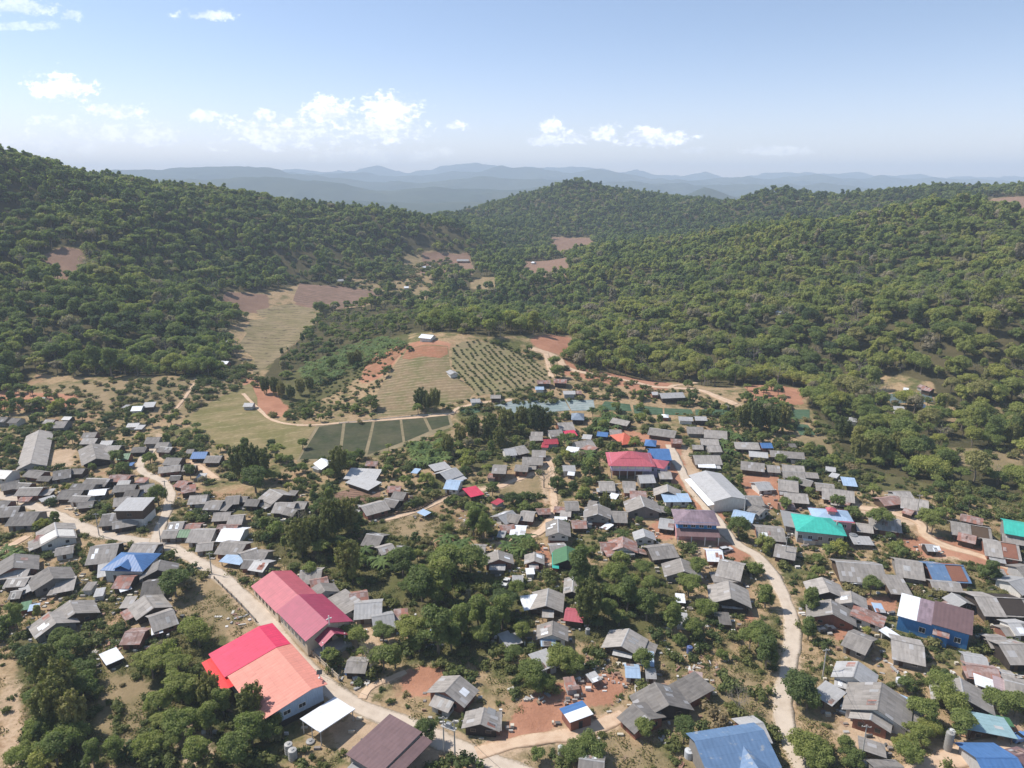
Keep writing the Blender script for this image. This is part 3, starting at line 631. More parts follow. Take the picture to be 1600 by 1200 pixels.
def bare_arrays(seed, H=10.0, leafy=0):
    r = np.random.default_rng(seed); mb = MB(); mb.tube([(0, 0, -.5), (0, .1, 3.0), (.1, 0, 5.0)], [.26, .2, .15], GREYBARK, 6)
    ends = []
    def grow(p, d, L, rad, lev):
        p = np.array(p, float); d = np.array(d, float); d /= np.linalg.norm(d); q = p + d * L; mb.tube([p, q], [rad, rad * .55], GREYBARK, 4, False)
        if lev == 0: ends.append(q); return
        for _ in range(3): grow(q if _ else p + d * L * .7, d + r.normal(0, .5, 3) + (0, 0, .12), L * r.uniform(.6, .8), rad * .5, lev - 1)
    for a in range(6): grow((0, 0, 2.6 + a * .5), (math.cos(a * 2.4), math.sin(a * 2.4), .9), 2.2, .11, 3)
    return mb, np.array(ends)
mb, ends = bare_arrays(5); PROTO['bare'] = mb.mesh('branches')
rr = np.random.default_rng(5); V, Fq = leaf_quads(np.repeat(ends, 2, 0) + rr.normal(0, .35, (len(ends) * 2, 3)), rr.normal(0, 1, (len(ends) * 2, 3)), .14, rr); PROTO['bare_crown'] = finish('crown', [V], [Fq], [rr.random(len(Fq)) * .8], [LEAF])
def bamboo(seed, nleaf, culms, joined=False):
    r = np.random.default_rng(seed); lobes = []; mb = MB(); nlob = 20
    for i in range(nlob):
        a = i * 2.4 + r.uniform(-.3, .3); q = math.sqrt((i + .5) / nlob) * 2.5; top = 9.4 - .28 * q * q + r.uniform(-1.3, .9)
        for f, s in ((1.0, .75), (.72, 1.05), (.45, 1.0)):
            lobes.append(((q * (.55 + .6 * f) * math.cos(a), q * (.55 + .6 * f) * math.sin(a), top * f), (s * .72, s * .72, s * 1.35)))
        if i < culms: mb.tube([(q * .35 * math.cos(a), q * .35 * math.sin(a), -.3), (q * .7 * math.cos(a), q * .7 * math.sin(a), top * .55), (q * 1.2 * math.cos(a), q * 1.2 * math.sin(a), top)], [.07, .06, .02], BAMBOOC, 4, False)
    return crown_arrays(lobes, nleaf, .24, r, True, .4), mb
BAMBOOC = plain('bamboo_culm', (.25,.25,.10), .5, .2, 1)
for i in range(3):
    (Vs, Fs, A_), mb = bamboo(40 + i, 4200, 16); PROTO[('bamboo', i)] = (finish('crown', Vs, Fs, A_, [BAMBOO]), mb.mesh('stem'))
def banana(seed):
    r = np.random.default_rng(seed); Vs, Fs, A_ = [], [], []; k = 0
    for i in range(11):
        a = i * 2.4; L = r.uniform(2.2, 3.2); up = r.uniform(.5, 1.5); ca, sa = math.cos(a), math.sin(a); P = []
        for j in range(6):
            f = j / 5; q = L * f; z = 2.0 + up * 2.0 * f - 2.4 * f * f * (1.2 - up * .3); w_ = .38 * math.sin(math.pi * min(f * .9 + .08, 1))
            P += [(q * ca - w_ * sa, q * sa + w_ * ca, z - .1), (q * ca, q * sa, z + .08), (q * ca + w_ * sa, q * sa - w_ * ca, z - .1)]
        Vs.append(np.array(P)); Fq = []
        for j in range(5):
            b = j * 3; Fq += [(b, b + 1, b + 4, b + 3), (b + 1, b + 2, b + 5, b + 4)]
        Fs.append(np.array(Fq) + k); k += 18; A_.append(np.full(10, r.random() * .7))
    mb = MB(); mb.tube([(0, 0, -.3), (0, 0, 2.1)], [.16, .11], BAMBOOC, 6)
    return Vs, Fs, A_, mb
Vs, Fs, A_, mb = banana(3); PROTO['banana'] = (finish('leaves', Vs, Fs, A_, [BANANA]), mb.mesh('stem'))
k = sum(len(v) for v in Vs); V, Fq = mb_arrays(mb, k); PROTO['banana_joined'] = finish('banana_joined', Vs + [V], Fs + [Fq], A_ + [np.zeros(len(Fq))], [BANANA, BAMBOOC], [np.zeros(len(f), int) for f in Fs] + [np.ones(len(Fq), int)])
# forest sources: middle distance and far
FSRC = []
for i, (sh, nl) in enumerate([('round', 18), ('round', 14), ('low', 17), ('tall', 14), ('round', 20), ('low', 14), ('spread', 18)]):
    make_tree('wood_tree_%d' % i, 200 + i, sh, 1300, .34, nl, True); FSRC.append(PROTO['wood_tree_%d' % i])
mb, ends = bare_arrays(9); V, Fq = leaf_quads(np.repeat(ends[::2], 1, 0), rr.normal(0, 1, (len(ends[::2]), 3)), .3, rr)
V2, F2 = mb_arrays(mb, len(V)); FSRC.append(finish('wood_tree_bare', [V, V2], [Fq, F2], [rr.random(len(Fq)), np.zeros(len(F2))], [LEAF, GREYBARK], [np.zeros(len(Fq), int), np.ones(len(F2), int)]))
FFAR = []
for i, (sh, nl) in enumerate([('round', 12), ('low', 12), ('round', 10), ('tall', 10)]):
    make_tree('far_tree_%d' % i, 300 + i, sh, 420, .6, nl, True); FFAR.append(PROTO['far_tree_%d' % i])
BSRC = []
for i in range(5):
    r = np.random.default_rng(500 + i); lobes = [((r.normal(0, .55), r.normal(0, .55), r.uniform(.3, .8)), (s_ := r.uniform(.35, .75), s_, s_ * .85)) for _ in range(6)]
    Vs, Fs, A_ = crown_arrays(lobes, 260, .16, r, True, .1); BSRC.append(finish('shrub_%d' % i, Vs, Fs, A_, [BUSHM]))
# dry grass tuft / weeds
r = np.random.default_rng(77); C = np.stack([r.normal(0, .6, 70), r.normal(0, .6, 70), r.uniform(.05, .35, 70)], 1); V, Fq = leaf_quads(C, np.tile([0, .2, .6], (70, 1)), .16, r, .8); BSRC_G = finish('weed_tuft', [V], [Fq], [r.random(70)], [BUSHM])

def scatter(name, srcs, pts, scales, tints, label, kind='stuff', cat=None, seed=0, zsc=None, sink=.1):
    """one object: points with geometry nodes laying a copy of a plant on each"""
    n = len(pts); r = np.random.default_rng(seed)
    me = bpy.data.meshes.new(name); me.vertices.add(n); P = np.array(pts, 'f'); P[:, 2] -= sink; me.vertices.foreach_set('co', P.ravel())
    for nm, ar, ty in (('sc', scales, 'FLOAT'), ('rot', r.uniform(0, 6.28, n), 'FLOAT'), ('tint', tints, 'FLOAT'), ('zs', zsc if zsc is not None else r.uniform(.85, 1.2, n), 'FLOAT')):
        a = me.attributes.new(nm, ty, 'POINT'); a.data.foreach_set('value', np.array(ar, 'f'))
    a = me.attributes.new('pick', 'INT', 'POINT'); a.data.foreach_set('value', r.integers(0, len(srcs), n).astype('i'))
    for m in {m.name: m for s_ in srcs for m in s_.materials}.values(): me.materials.append(m)
    o = bpy.data.objects.new(name, me); S.collection.objects.link(o)
    g = bpy.data.node_groups.new(name + '_nodes', 'GeometryNodeTree'); g.interface.new_socket('Geometry', in_out='INPUT', socket_type='NodeSocketGeometry'); g.interface.new_socket('Geometry', in_out='OUTPUT', socket_type='NodeSocketGeometry')
    N = g.nodes; L = g.links; gi = N.new('NodeGroupInput'); go = N.new('NodeGroupOutput'); jo = N.new('GeometryNodeGeometryToInstance')
    for s_ in srcs:
        so = bpy.data.objects.new(s_.name, s_); ob = N.new('GeometryNodeObjectInfo'); ob.inputs['Object'].default_value = so; ob.inputs['As Instance'].default_value = False; L.new(ob.outputs['Geometry'], jo.inputs[0])
        if s_ is not srcs[0]: pass
    # each source as its own instance
    N.remove(jo); ji = N.new('GeometryNodeJoinGeometry')
    for nd in [x for x in N if x.bl_idname == 'GeometryNodeObjectInfo']:
        gt = N.new('GeometryNodeGeometryToInstance'); L.new(nd.outputs['Geometry'], gt.inputs[0]); L.new(gt.outputs[0], ji.inputs[0])
    iop = N.new('GeometryNodeInstanceOnPoints'); L.new(gi.outputs[0], iop.inputs['Points']); L.new(ji.outputs[0], iop.inputs['Instance']); iop.inputs['Pick Instance'].default_value = True
    def attr(nm, ty): a_ = N.new('GeometryNodeInputNamedAttribute'); a_.data_type = ty; a_.inputs[0].default_value = nm; return a_.outputs[0]
    L.new(attr('pick', 'INT'), iop.inputs['Instance Index'])
    cx = N.new('ShaderNodeCombineXYZ'); L.new(attr('rot', 'FLOAT'), cx.inputs[2]); L.new(cx.outputs[0], iop.inputs['Rotation'])
    sc_ = attr('sc', 'FLOAT'); mz = N.new('ShaderNodeMath'); mz.operation = 'MULTIPLY'; L.new(sc_, mz.inputs[0]); L.new(attr('zs', 'FLOAT'), mz.inputs[1])
    cs = N.new('ShaderNodeCombineXYZ'); L.new(sc_, cs.inputs[0]); L.new(sc_, cs.inputs[1]); L.new(mz.outputs[0], cs.inputs[2]); L.new(cs.outputs[0], iop.inputs['Scale'])
    L.new(iop.outputs[0], go.inputs[0]); md = o.modifiers.new('plants', 'NODES'); md.node_group = g
    tag(o, label, cat, None, kind); return o

# ---------------------------------------------------------------- plants: where they stand
WOODD = [[(398,805),(470,782),(560,792),(618,850),(652,870),(622,960),(560,930),(478,880),(420,868)], [(640,965),(700,872),(800,885),(815,1000),(722,1020),(640,1010)],
     [(885,905),(950,882),(1060,900),(1060,960),(960,1000),(885,980)], [(30,1080),(60,1000),(130,1030),(150,1150),(100,1200),(30,1200)], [(215,1080),(255,1000),(300,995),(300,1060),(330,1120),(430,1140),(425,1200),(180,1200),(190,1130)],
     [(690,700),(760,642),(850,650),(832,690),(760,742),(700,745)], [(355,690),(420,690),(480,745),(520,790),(420,775),(370,745)], [(520,715),(545,715),(540,760),(520,760)], [(1175,890),(1200,940),(1208,1000),(1200,1060),(1170,1040),(1155,960)],
     [(1340,1080),(1240,1060),(1230,1130),(1250,1170),(1290,1120)], [(1440,1070),(1510,1100),(1500,1170),(1410,1180)], [(870,760),(910,720),(940,740),(950,780),(900,790)], [(0,950),(30,960),(30,1050),(0,1060)], [(0,610),(60,600),(100,640),(60,655),(0,650)],
     [(1240,1130),(1290,1180),(1280,1200),(1255,1200)], [(1140,615),(1200,605),(1232,640),(1225,690),(1150,690)], [(540,900),(620,905),(640,960),(600,1060),(545,1040)], [(1260,770),(1330,770),(1330,800),(1290,810)], [(720,820),(780,790),(800,850),(740,870)]]
WOODQ = [GP(p) for p in WOODD]
AVOID = []          # filled with the footprints of the houses: (cx, cy, hx, hy, angle)
NOPLANT = [GP(p) for p in RED + PALE + DRY[:4] + BROWN]
def hits_house(x, y, r_=0.0):
    if not AVOID: return np.zeros(np.shape(x), bool)
    h = np.zeros(np.shape(x), bool)
    for cx, cy, hx, hy, a in AVOID:
        dx, dy_ = x - cx, y - cy; u_ = dx * math.cos(a) + dy_ * math.sin(a); v_ = -dx * math.sin(a) + dy_ * math.cos(a); h |= (np.abs(u_) < hx + r_) & (np.abs(v_) < hy + r_)
    return h
# ---------------------------------------------------------------- houses
# per tile of the photo: origin, then ridge end points (quarter pixels), roof width in metres, roof code, flags
TILES = {(0, 600): """
243 276 190 492 10.5 g|350 232 425 232 9 g|0 205 45 207 7 d|75 212 130 214 7 d|290 220 345 222 6 g|400 203 452 205 5 l|522 302 610 302 7 g|518 340 612 340 7 g|575 372 602 465 11 g
560 482 610 482 5 g s|640 355 705 352 6 l|665 385 760 385 8 g|745 435 810 432 7 G|830 395 920 392 7 d|800 500 830 500 3 b s|800 245 875 242 6 l|850 270 900 268 5 l s|915 335 1005 330 8 g|980 365 1060 362 7 g|1000 392 1080 395 6 d
1205 425 1300 422 8 b|1290 450 1390 448 8 g|1170 408 1215 406 5 g|1040 460 1140 462 8 g|990 520 1130 505 7 g|1150 510 1225 508 6 g|1065 572 1135 572 5 d|1235 572 1285 572 4 l s|1125 607 1165 612 6 r|1130 660 1225 648 6 r s|1185 695 1300 692 8 g
1290 732 1395 735 8 g|1365 765 1435 772 5 g s|1420 705 1490 700 8 g|1500 702 1548 704 5 g|1560 720 1610 722 6 d|1335 805 1445 800 7 g|1440 825 1515 820 8 g|1065 865 1145 862 6 g|1140 878 1260 875 6 r|1360 882 1490 880 6 r
1020 915 1120 912 7 g|1140 912 1175 912 6 G|1195 908 1350 905 10 g|1385 910 1530 908 10 w|1245 1000 1320 990 6 g|1380 990 1540 1000 9 g|1500 1062 1610 1030 8 g|1400 1080 1530 1100 5 B s|1540 1098 1610 1100 6 d
0 535 80 545 8 l|180 535 280 550 7 d|250 575 330 580 5 d|335 545 440 530 10 d|450 528 535 528 6 d|0 620 120 600 8 d|115 615 200 620 6 d|120 650 270 645 8 g|215 680 330 672 5 g s|250 730 345 700 3 l s|540 590 690 592 8 d|455 625 600 625 8 d
385 665 525 660 9 d|455 700 570 700 6 d|490 742 590 730 6 d|560 665 670 655 6 w|690 570 820 570 7 r|740 605 820 600 5 l|715 635 855 628 7 d|785 665 875 660 7 d|875 635 960 618 8 g|710 715 820 700 8 g|835 690 885 690 5 l s|855 600 920 600 4 r s
640 815 800 800 10 d|700 865 860 835 6 g|0 770 130 760 9 g|0 728 60 732 6 d|80 810 250 795 11 d|340 862 360 955 11 g|245 945 320 940 7 r|355 1030 450 1010 6 g|590 1015 720 1000 13 g|830 1000 990 1000 9 g|935 1045 1005 1040 5 l s
640 1165 700 1150 7 l s|1000 1100 985 1160 10 d|90 1055 82 1150 12 d|0 1170 190 1155 6 g|300 1140 335 1215 11 d""",
(0, 900): """
45 15 185 10 6 g|75 95 135 90 5 g|340 68 470 40 7 g s|310 95 368 88 4 g s|530 65 590 60 4 g s|595 105 650 95 4 l s|745 5 830 0 8 r|742 80 815 55 4 w s|920 38 1015 22 10 d|135 190 185 180 4 G s|180 200 245 188 3 B s|435 157 470 228 11 g|305 228 352 292 10 g|250 345 385 320 4 l s|902 122 962 195 9 g|775 165 830 160 5 g s|925 262 1085 205 9 g|945 348 1018 328 3 w s|800 350 890 345 7 r|640 525 750 475 5 w s""",
(400, 600): """
408 465 458 500 7 w|370 510 415 525 4 l s|690 482 765 482 5 r px|570 562 770 565 9 l s|600 592 745 640 7 l s|85 655 170 692 10 g|200 680 255 682 4 d s|120 740 250 745 9 g|190 770 260 785 6 d|240 735 315 738 6 g|655 770 805 728 9 g|610 775 660 785 5 l s|805 712 895 730 7 d|872 672 930 680 6 d|835 640 895 640 6 r
1095 525 1200 505 6 l s|1148 555 1250 522 9 l|1190 600 1280 610 9 B|980 540 1020 545 4 B s|1315 680 1400 662 7 R s|1490 725 1530 745 4 m s|1480 505 1570 510 9 g p|1450 570 1498 575 4 r s|1555 405 1610 400 8 l|1025 790 1075 815 3 B s|690 935 800 950 9 d|765 1025 850 1000 6 g|880 1010 945 1020 5 d|1345 1010 1430 1015 7 g
1510 1038 1518 1095 9 g|1460 1130 1560 1132 5 l s|1530 885 1610 882 6 r|1510 935 1560 940 4 l s|1510 825 1605 790 8 l|0 1042 60 1048 8 g|0 1105 70 1115 7 l|275 1165 415 1160 9 g|125 20 162 22 4 w s""",
(800, 600): """
398 180 425 180 10 E h|285 242 375 236 12 g|225 290 310 285 8 g|118 297 195 300 7 g|108 325 190 325 6 g|328 308 400 305 6 R s|195 345 285 342 6 m|190 380 225 382 5 m s|15 395 70 385 9 g|125 412 212 415 8 g|65 455 195 460 8 g|20 505 105 510 7 g|390 362 500 350 9 g|340 405 415 412 5 w s|440 328 498 332 5 l s|450 392 520 408 5 r s|540 298 598 302 6 b|608 285 685 285 8 g|665 310 740 302 13 o h
630 208 740 235 7 g|860 275 1030 295 10 g|1090 265 1195 270 9 g|1200 282 1345 296 10 g|1040 203 1130 208 6 l|1140 200 1215 204 6 l|935 188 980 190 5 w h|1005 342 1050 345 6 r|1175 340 1290 346 8 g|1215 382 1300 382 8 g|1125 380 1195 384 5 g|840 345 895 350 8 b h|785 570 885 567 8 l|915 547 990 547 8 g
325 508 385 508 6 l|350 545 395 550 4 w|540 612 640 612 9 g|528 662 645 664 3 l s|700 610 762 612 7 g|695 648 770 648 5 g|735 668 840 672 7 r|610 695 660 705 4 w s|802 695 828 765 12 g|970 624 976 672 10 g|940 712 1112 708 6 B s|925 842 1012 852 8 l|535 748 536 812 9 g p|485 728 528 735 5 g|518 832 578 836 4 g s|620 797 715 800 9 g|450 812 488 815 4 l s|450 855 500 857 4 l s|390 856 445 856 6 r|575 880 615 895 4 w s
330 737 412 737 8 g|300 808 370 812 4 g s|286 842 290 925 8 g p|265 838 345 840 2 w s|55 797 145 802 8 g|0 815 30 820 7 g|8 912 68 915 6 w s|232 1008 338 1003 7 g|341 1014 346 1098 9 G|272 1062 272 1150 2 t s|140 1050 140 1105 6 g|108 1128 165 1130 4 l s|88 1170 138 1168 3 w s
560 992 640 992 6 r|692 952 697 1018 9 r|668 1042 755 1037 5 l s|580 1055 648 1050 4 r s|820 904 834 952 7 l|845 1022 1010 1005 9 g|1052 1088 1078 1170 11 g|1215 1035 1310 1040 8 w|1295 1098 1452 1135 11 g|1160 497 1270 505 6 w s|1130 442 1300 447 10 g|1430 482 1580 495 9 g|1385 362 1540 367 9 g|1480 418 1600 428 7 l|1445 702 1560 702 9 g|1512 757 1575 782 7 d|1385 785 1520 815 8 B
1340 735 1415 735 5 r s|1515 618 1610 612 8 l|1570 368 1600 368 6 b|1520 890 1700 905 11 g|150 785 240 778 5 r|265 765 345 772 5 r""",
(1200, 600): """
130 372 165 372 5 d|10 412 225 428 8 g|135 462 235 468 4 l s|0 508 65 512 8 g|85 502 225 512 8 g|88 545 225 552 7 g|238 552 298 555 6 g|62 595 190 607 11 g|180 582 285 606 7 d|295 618 415 628 8 g|335 648 540 668 11 g|385 720 515 745 4 r s|360 515 425 520 5 l|470 608 542 612 7 B s|388 565 440 575 4 l s|95 677 248 686 9 g|75 745 155 745 6 r
162 800 190 905 9 l s|212 948 298 958 5 w s|625 822 830 850 11 g|552 872 650 882 7 g|775 672 888 670 8 g|830 702 1005 732 11 g|690 715 815 702 7 r|852 775 915 795 5 r|1140 855 1395 902 11 g|1195 925 1300 952 7 r|1205 808 1348 842 6 r|1340 965 1570 1002 13 g|1460 932 1600 955 7 g|520 975 650 978 5 l s|980 1002 1045 1005 5 l|798 1092 958 1115 12 g|420 1110 716 1128 13 g
45 1002 180 1032 9 g|1425 1160 1468 1162 4 g|1570 1140 1620 1135 7 g|985 1122 1225 1130 12 F|505 205 540 210 6 l h""",
(400, 900): """
400 42 432 92 8 g|350 25 435 10 6 r|458 128 578 232 10 g s|595 110 685 97 6 r|615 172 790 160 9 l|722 257 862 232 8 l|860 247 950 237 5 r s|600 530 670 530 6 g|1262 632 1192 712 10 g|1150 735 1222 762 6 g|1425 820 1402 925 8 g|1465 905 1515 905 5 g s|1092 350 1135 355 4 B s|1540 400 1600 380 5 l s|610 1160 785 1250 9 l s""",
(800, 900): """
228 74 212 188 9 g|95 165 140 160 6 w s|195 218 255 222 5 g s|255 278 250 368 8 g|178 392 272 396 5 B s|382 0 376 98 5 g|0 22 70 22 4 l s|0 395 40 385 4 l s|355 210 430 222 6 T|732 326 682 440 10 g|635 455 755 482 4 l s|808 510 885 520 5 B s|705 568 800 575 5 B|832 585 900 590 4 l|155 535 240 508 6 l s|900 676 975 792 12 d|1035 665 1145 760 11 d s|772 810 852 880 9 d|1435 935 1570 915 8 l
1352 27 1370 142 11 g|1305 168 1438 178 4 g s|1295 262 1358 266 5 d s|420 1135 578 1162 6 d|1245 5 1415 5 5 g s|480 640 540 620 3 l s|340 672 390 668 4 r s|1035 265 1090 270 5 l s|1115 640 1180 650 5 r s|1030 135 1075 140 4 w s""",
(1200, 900): """
338 8 385 98 10 g|392 144 404 238 12 g|518 92 528 165 8 g|735 48 870 58 9 g s|640 214 612 285 8 r s|658 195 722 200 4 B s|1150 105 1240 165 6 l|1285 125 1605 140 12 g|1500 35 1610 10 9 l|1510 292 1600 290 7 l|1450 322 1550 318 5 g|1365 378 1480 382 6 g|1440 425 1620 425 10 g|770 394 978 440 11 g|748 375 795 352 5 w s|500 345 655 408 9 g|565 530 532 632 9 l|415 640 545 672 5 l s|342 710 418 752 6 l s
710 665 682 835 13 g|868 758 848 915 4 B s|658 820 642 888 8 g|645 1022 655 1112 5 g s|1206 652 1226 750 12 g|1230 490 1358 510 6 l|1232 548 1440 580 6 r|1225 598 1320 612 4 r s|1448 598 1538 615 5 g|1375 628 1392 708 6 w s|1500 658 1512 728 6 L s|1530 660 1610 680 9 g|1315 858 1396 983 10 N s|1442 872 1478 930 4 G s|1365 1132 1492 1134 13 b|1560 1120 1610 1110 6 k|655 1190 850 1188 6 d|1010 28 1200 42 6 g|500 15 715 25 5 l s
1120 150 1180 185 5 r s""",
(400, 400): """
1035 492 1112 492 8 w|1212 705 1240 735 5 l|1340 895 1400 890 6 l|1465 868 1530 868 6 g|1255 20 1330 20 11 l|500 145 545 145 8 l|1035 68 1060 62 6 w|1070 60 1095 62 6 l|932 190 948 190 6 w""",
(800, 400): """
155 775 240 778 6 r|262 765 345 772 7 r|145 815 200 818 5 B|318 842 395 842 6 l|400 842 432 842 5 r|920 855 1068 855 8 l|872 848 912 850 5 l|130 36 142 36 6 w|1320 930 1350 930 4 d""",
(1200, 400): """
950 800 990 815 5 r|985 818 1018 828 6 r|785 938 845 940 7 l|60 340 90 345 5 w|850 830 875 832 4 w s|950 935 985 938 5 w s""",
(0, 400): """
1298 320 1320 320 6 w|1395 530 1412 530 6 w|1392 655 1425 658 6 w|840 938 882 938 7 w|895 930 970 928 7 l s|240 884 272 884 6 l|1545 918 1570 918 6 l|775 938 800 940 4 l s"""}
CNAME = {'g': 'weathered grey', 'd': 'dark grey', 'l': 'pale metal', 'w': 'white', 'r': 'rust-red', 'b': 'blue', 'k': 'brown', 'R': 'crimson', 'm': 'dark red', 't': 'teal', 'G': 'green', 'B': 'pale blue',
         'o': 'orange-red', 'E': 'slate-blue', 'F': 'faded blue', 'N': 'blue-green', 'L': 'tan', 'T': 'faded pink'}
THINGS = []          # (object, pixel u, pixel v, descriptor, group) : labelled at the end
NH = 0
def gable_roof(mb, L, wl, wr, zr, p, mat, x0=None, t_=.10):
    x0 = -L / 2 if x0 is None else x0; x1 = x0 + L
    mb.slab([(x0, 0, zr), (x1, 0, zr), (x1, -wl, zr - p * wl), (x0, -wl, zr - p * wl)], t_, mat)
    mb.slab([(x1, 0, zr), (x0, 0, zr), (x0, wr, zr - p * wr), (x1, wr, zr - p * wr)], t_, mat)
def hip_roof(mb, L, w_, zr, p, mat):
    h = w_ / 2; hr = min(h, L / 2 - .05); z0 = zr - p * h; a, b = L / 2, h; r1 = L / 2 - hr
    C = [(-a, -b, z0), (a, -b, z0), (a, b, z0), (-a, b, z0)]; T = [(-r1, 0, zr), (r1, 0, zr)]; sl = math.hypot(h, zr - z0)
    mb.face([C[0], C[1], T[1], T[0]], mat, [(-a, sl), (a, sl), (r1, 0), (-r1, 0)]); mb.face([C[2], C[3], T[0], T[1]], mat, [(a, sl), (-a, sl), (-r1, 0), (r1, 0)])
    mb.face([C[1], C[2], T[1]], mat, [(-b, sl), (b, sl), (0, 0)]); mb.face([C[3], C[0], T[0]], mat, [(-b, sl), (b, sl), (0, 0)])
    D = [(x, y, z - .12) for x, y, z in C]; mb.face(D[::-1], mat)
    for i in range(4): mb.face([D[i], D[(i+1) % 4], C[(i+1) % 4], C[i]], mat)
def openings(root, L, w_, he, base, rs, near, faces=None):
    """door and windows on the long wall and gable wall that look towards the village's open side"""
    ang = root.rotation_euler[2]
    for nx_, ny_, hw, hd in ((0, -1, L / 2, w_ / 2), (0, 1, L / 2, w_ / 2), (1, 0, w_ / 2, L / 2), (-1, 0, w_ / 2, L / 2)):
        wy = nx_ * math.sin(ang) + ny_ * math.cos(ang)
        if wy > -.35: continue
        slots = [-.28, .28] if hw > 2.2 else [0]
        for si, s_ in enumerate(slots):
            c = s_ * 2 * hw * .9; door = (si == 0 and ny_ != 0) ; ww = .45 if door else .5; z0 = base + (.02 if door else .95); z1 = base + (1.95 if door else 1.85)
            if z1 > he - .08: z1 = he - .08
            if z1 - z0 < .4: continue
            mb = MB(); d0, d1 = hd - .02, hd + .05
            if ny_: mb.box(c - ww, c + ww, *sorted((ny_ * d0, ny_ * d1)), z0, z1, DOORM if door else DARK)
            else: mb.box(*sorted((nx_ * d0, nx_ * d1)), c - ww, c + ww, z0, z1, DARK)
            o = mb.build('door' if door else 'window', root)
            if near and not door:
                fr = MB(); e = .09; q = hd + .07
                def bar(a0, a1, b0, b1):
                    if ny_: fr.box(a0, a1, *sorted((ny_ * hd, ny_ * q)), b0, b1, WHITE if rs.random() < .4 else WOOD)
                    else: fr.box(*sorted((nx_ * hd, nx_ * q)), a0, a1, b0, b1, WOOD)
                bar(c - ww - e, c + ww + e, z1, z1 + e); bar(c - ww - e, c + ww + e, z0 - e, z0); bar(c - ww - e, c - ww, z0, z1); bar(c + ww, c + ww + e, z0, z1)
                fr.build('frame', o)
def house(p1, p2, w_, c, fl, seed):
    global NH
    rs = random.Random(seed); v_ = (p1[1] + p2[1]) / 2; near = v_ > 800
    shed, hip, stilt, openw = 's' in fl, 'h' in fl, 'p' in fl, 'x' in fl
    tall = 1.7 if stilt else (0.0)
    if w_ <= 5.4: wall = 1.6
    else: wall = rs.choice([1.75, 1.9, 2.0, 2.3])
    p = .10 if shed else rs.uniform(.34, .44); zr = tall + wall + p * w_ / 2
    a = G(p1[0], p1[1], zr); b_ = G(p2[0], p2[1], zr); dx, dy_ = b_[0] - a[0], b_[1] - a[1]; L = math.hypot(dx, dy_); ang = math.atan2(dy_, dx)
    lim = (5, 24) if w_ > 5.4 else (2.5, 12)
    if c == 'g' and p1[1] == 600 + 276/4: lim = (5, 70)
    L = max(lim[0], min(lim[1], L)); L = max(L, w_ * .62)
    while ang > math.pi / 2: ang -= math.pi
    while ang <= -math.pi / 2: ang += math.pi
    cx, cy = (a[0] + b_[0]) / 2, (a[1] + b_[1]) / 2; z = Hxy(cx, cy)
    AVOID.append((cx, cy, L / 2, w_ / 2, ang))
    rm = roofmat(c); name = 'open_shelter' if openw else ('shed' if (shed or L * w_ < 26) else 'house')
    root = empty(name, (cx, cy, z), ang)
    # roof ---------------------------------------------------
    mb = MB()
    if hip: hip_roof(mb, L, w_, zr, p, rm)
    elif shed:
        sg = 1 if math.cos(ang) >= 0 else -1   # falls towards the viewer's side
        mb.slab([(-L/2, sg*w_/2, zr + p*w_*.5), (L/2, sg*w_/2, zr + p*w_*.5), (L/2, -sg*w_/2, zr - p*w_*.5), (-L/2, -sg*w_/2, zr - p*w_*.5)], .08, rm)
    else:
        if L > 9 and near and rs.random() < .45:          # two lengths of roof at slightly different heights
            k = L * rs.uniform(.4, .6); gable_roof(mb, k, w_/2, w_/2, zr, p, rm, -L/2); gable_roof(mb, L - k, w_/2 * .92, w_/2 * .92, zr - .28, p, rm, -L/2 + k - .02)
        else: gable_roof(mb, L, w_/2, w_/2, zr, p, rm)
    rt = mb.build('roof', root)
    if not shed and not hip:
        cap = MB(); cap.prism([(-.22, zr - .22*p + .035), (0, zr + .05), (.22, zr - .22*p + .035)], -L/2 - .02, L/2 * .98, roofmat('l' if c in 'gd' and rs.random() < .3 else c)); cap.build('ridge_cap', rt)
    if not hip and near and rs.random() < .5:
        pm = MB(); sg = rs.choice([-1, 1])
        for _ in range(rs.randint(1, 3)):
            x0 = rs.uniform(-L*.42, L*.25); y0 = rs.uniform(.1, w_*.22); y1 = y0 + 1.7; x1 = x0 + rs.choice([.9, .9, 1.8])
            if y1 > w_/2: y1 = w_/2
            f = (lambda y: zr - p*y + .03) if not shed else (lambda y: zr + (-1 if sg > 0 else 1) * 0 - p*y*(1) + .03)
            if shed: sg = -1 if math.cos(ang) >= 0 else 1
            pm.slab([(x0, sg*y0, f(y0)), (x1, sg*y0, f(y0)), (x1, sg*y1, f(y1)), (x0, sg*y1, f(y1))], .02, roofmat(rs.choice('lrwl' if c in 'gdl' else 'lr')))
        pm.build('patch_sheet', rt)
    # walls --------------------------------------------------
    wk = rs.choice(['timber', 'timber', 'timber', 'block', 'dark_board', 'dark_board', 'dark_board', 'rusted_sheet', 'concrete', 'brick', 'block', 'white'])  # timber and dark board weighted up, so eave shade sits in the wall colour
    if c in 'RwlB' and rs.random() < .4: wk = 'white'
    iw, il = w_/2 - min(.85, w_*.11), L/2 - min(.9, L*.09); he = tall + wall - .06; wm = wallmat(wk); mb = MB()
    if shed: hb, hf = zr + p*iw - .12, zr - p*iw - .12
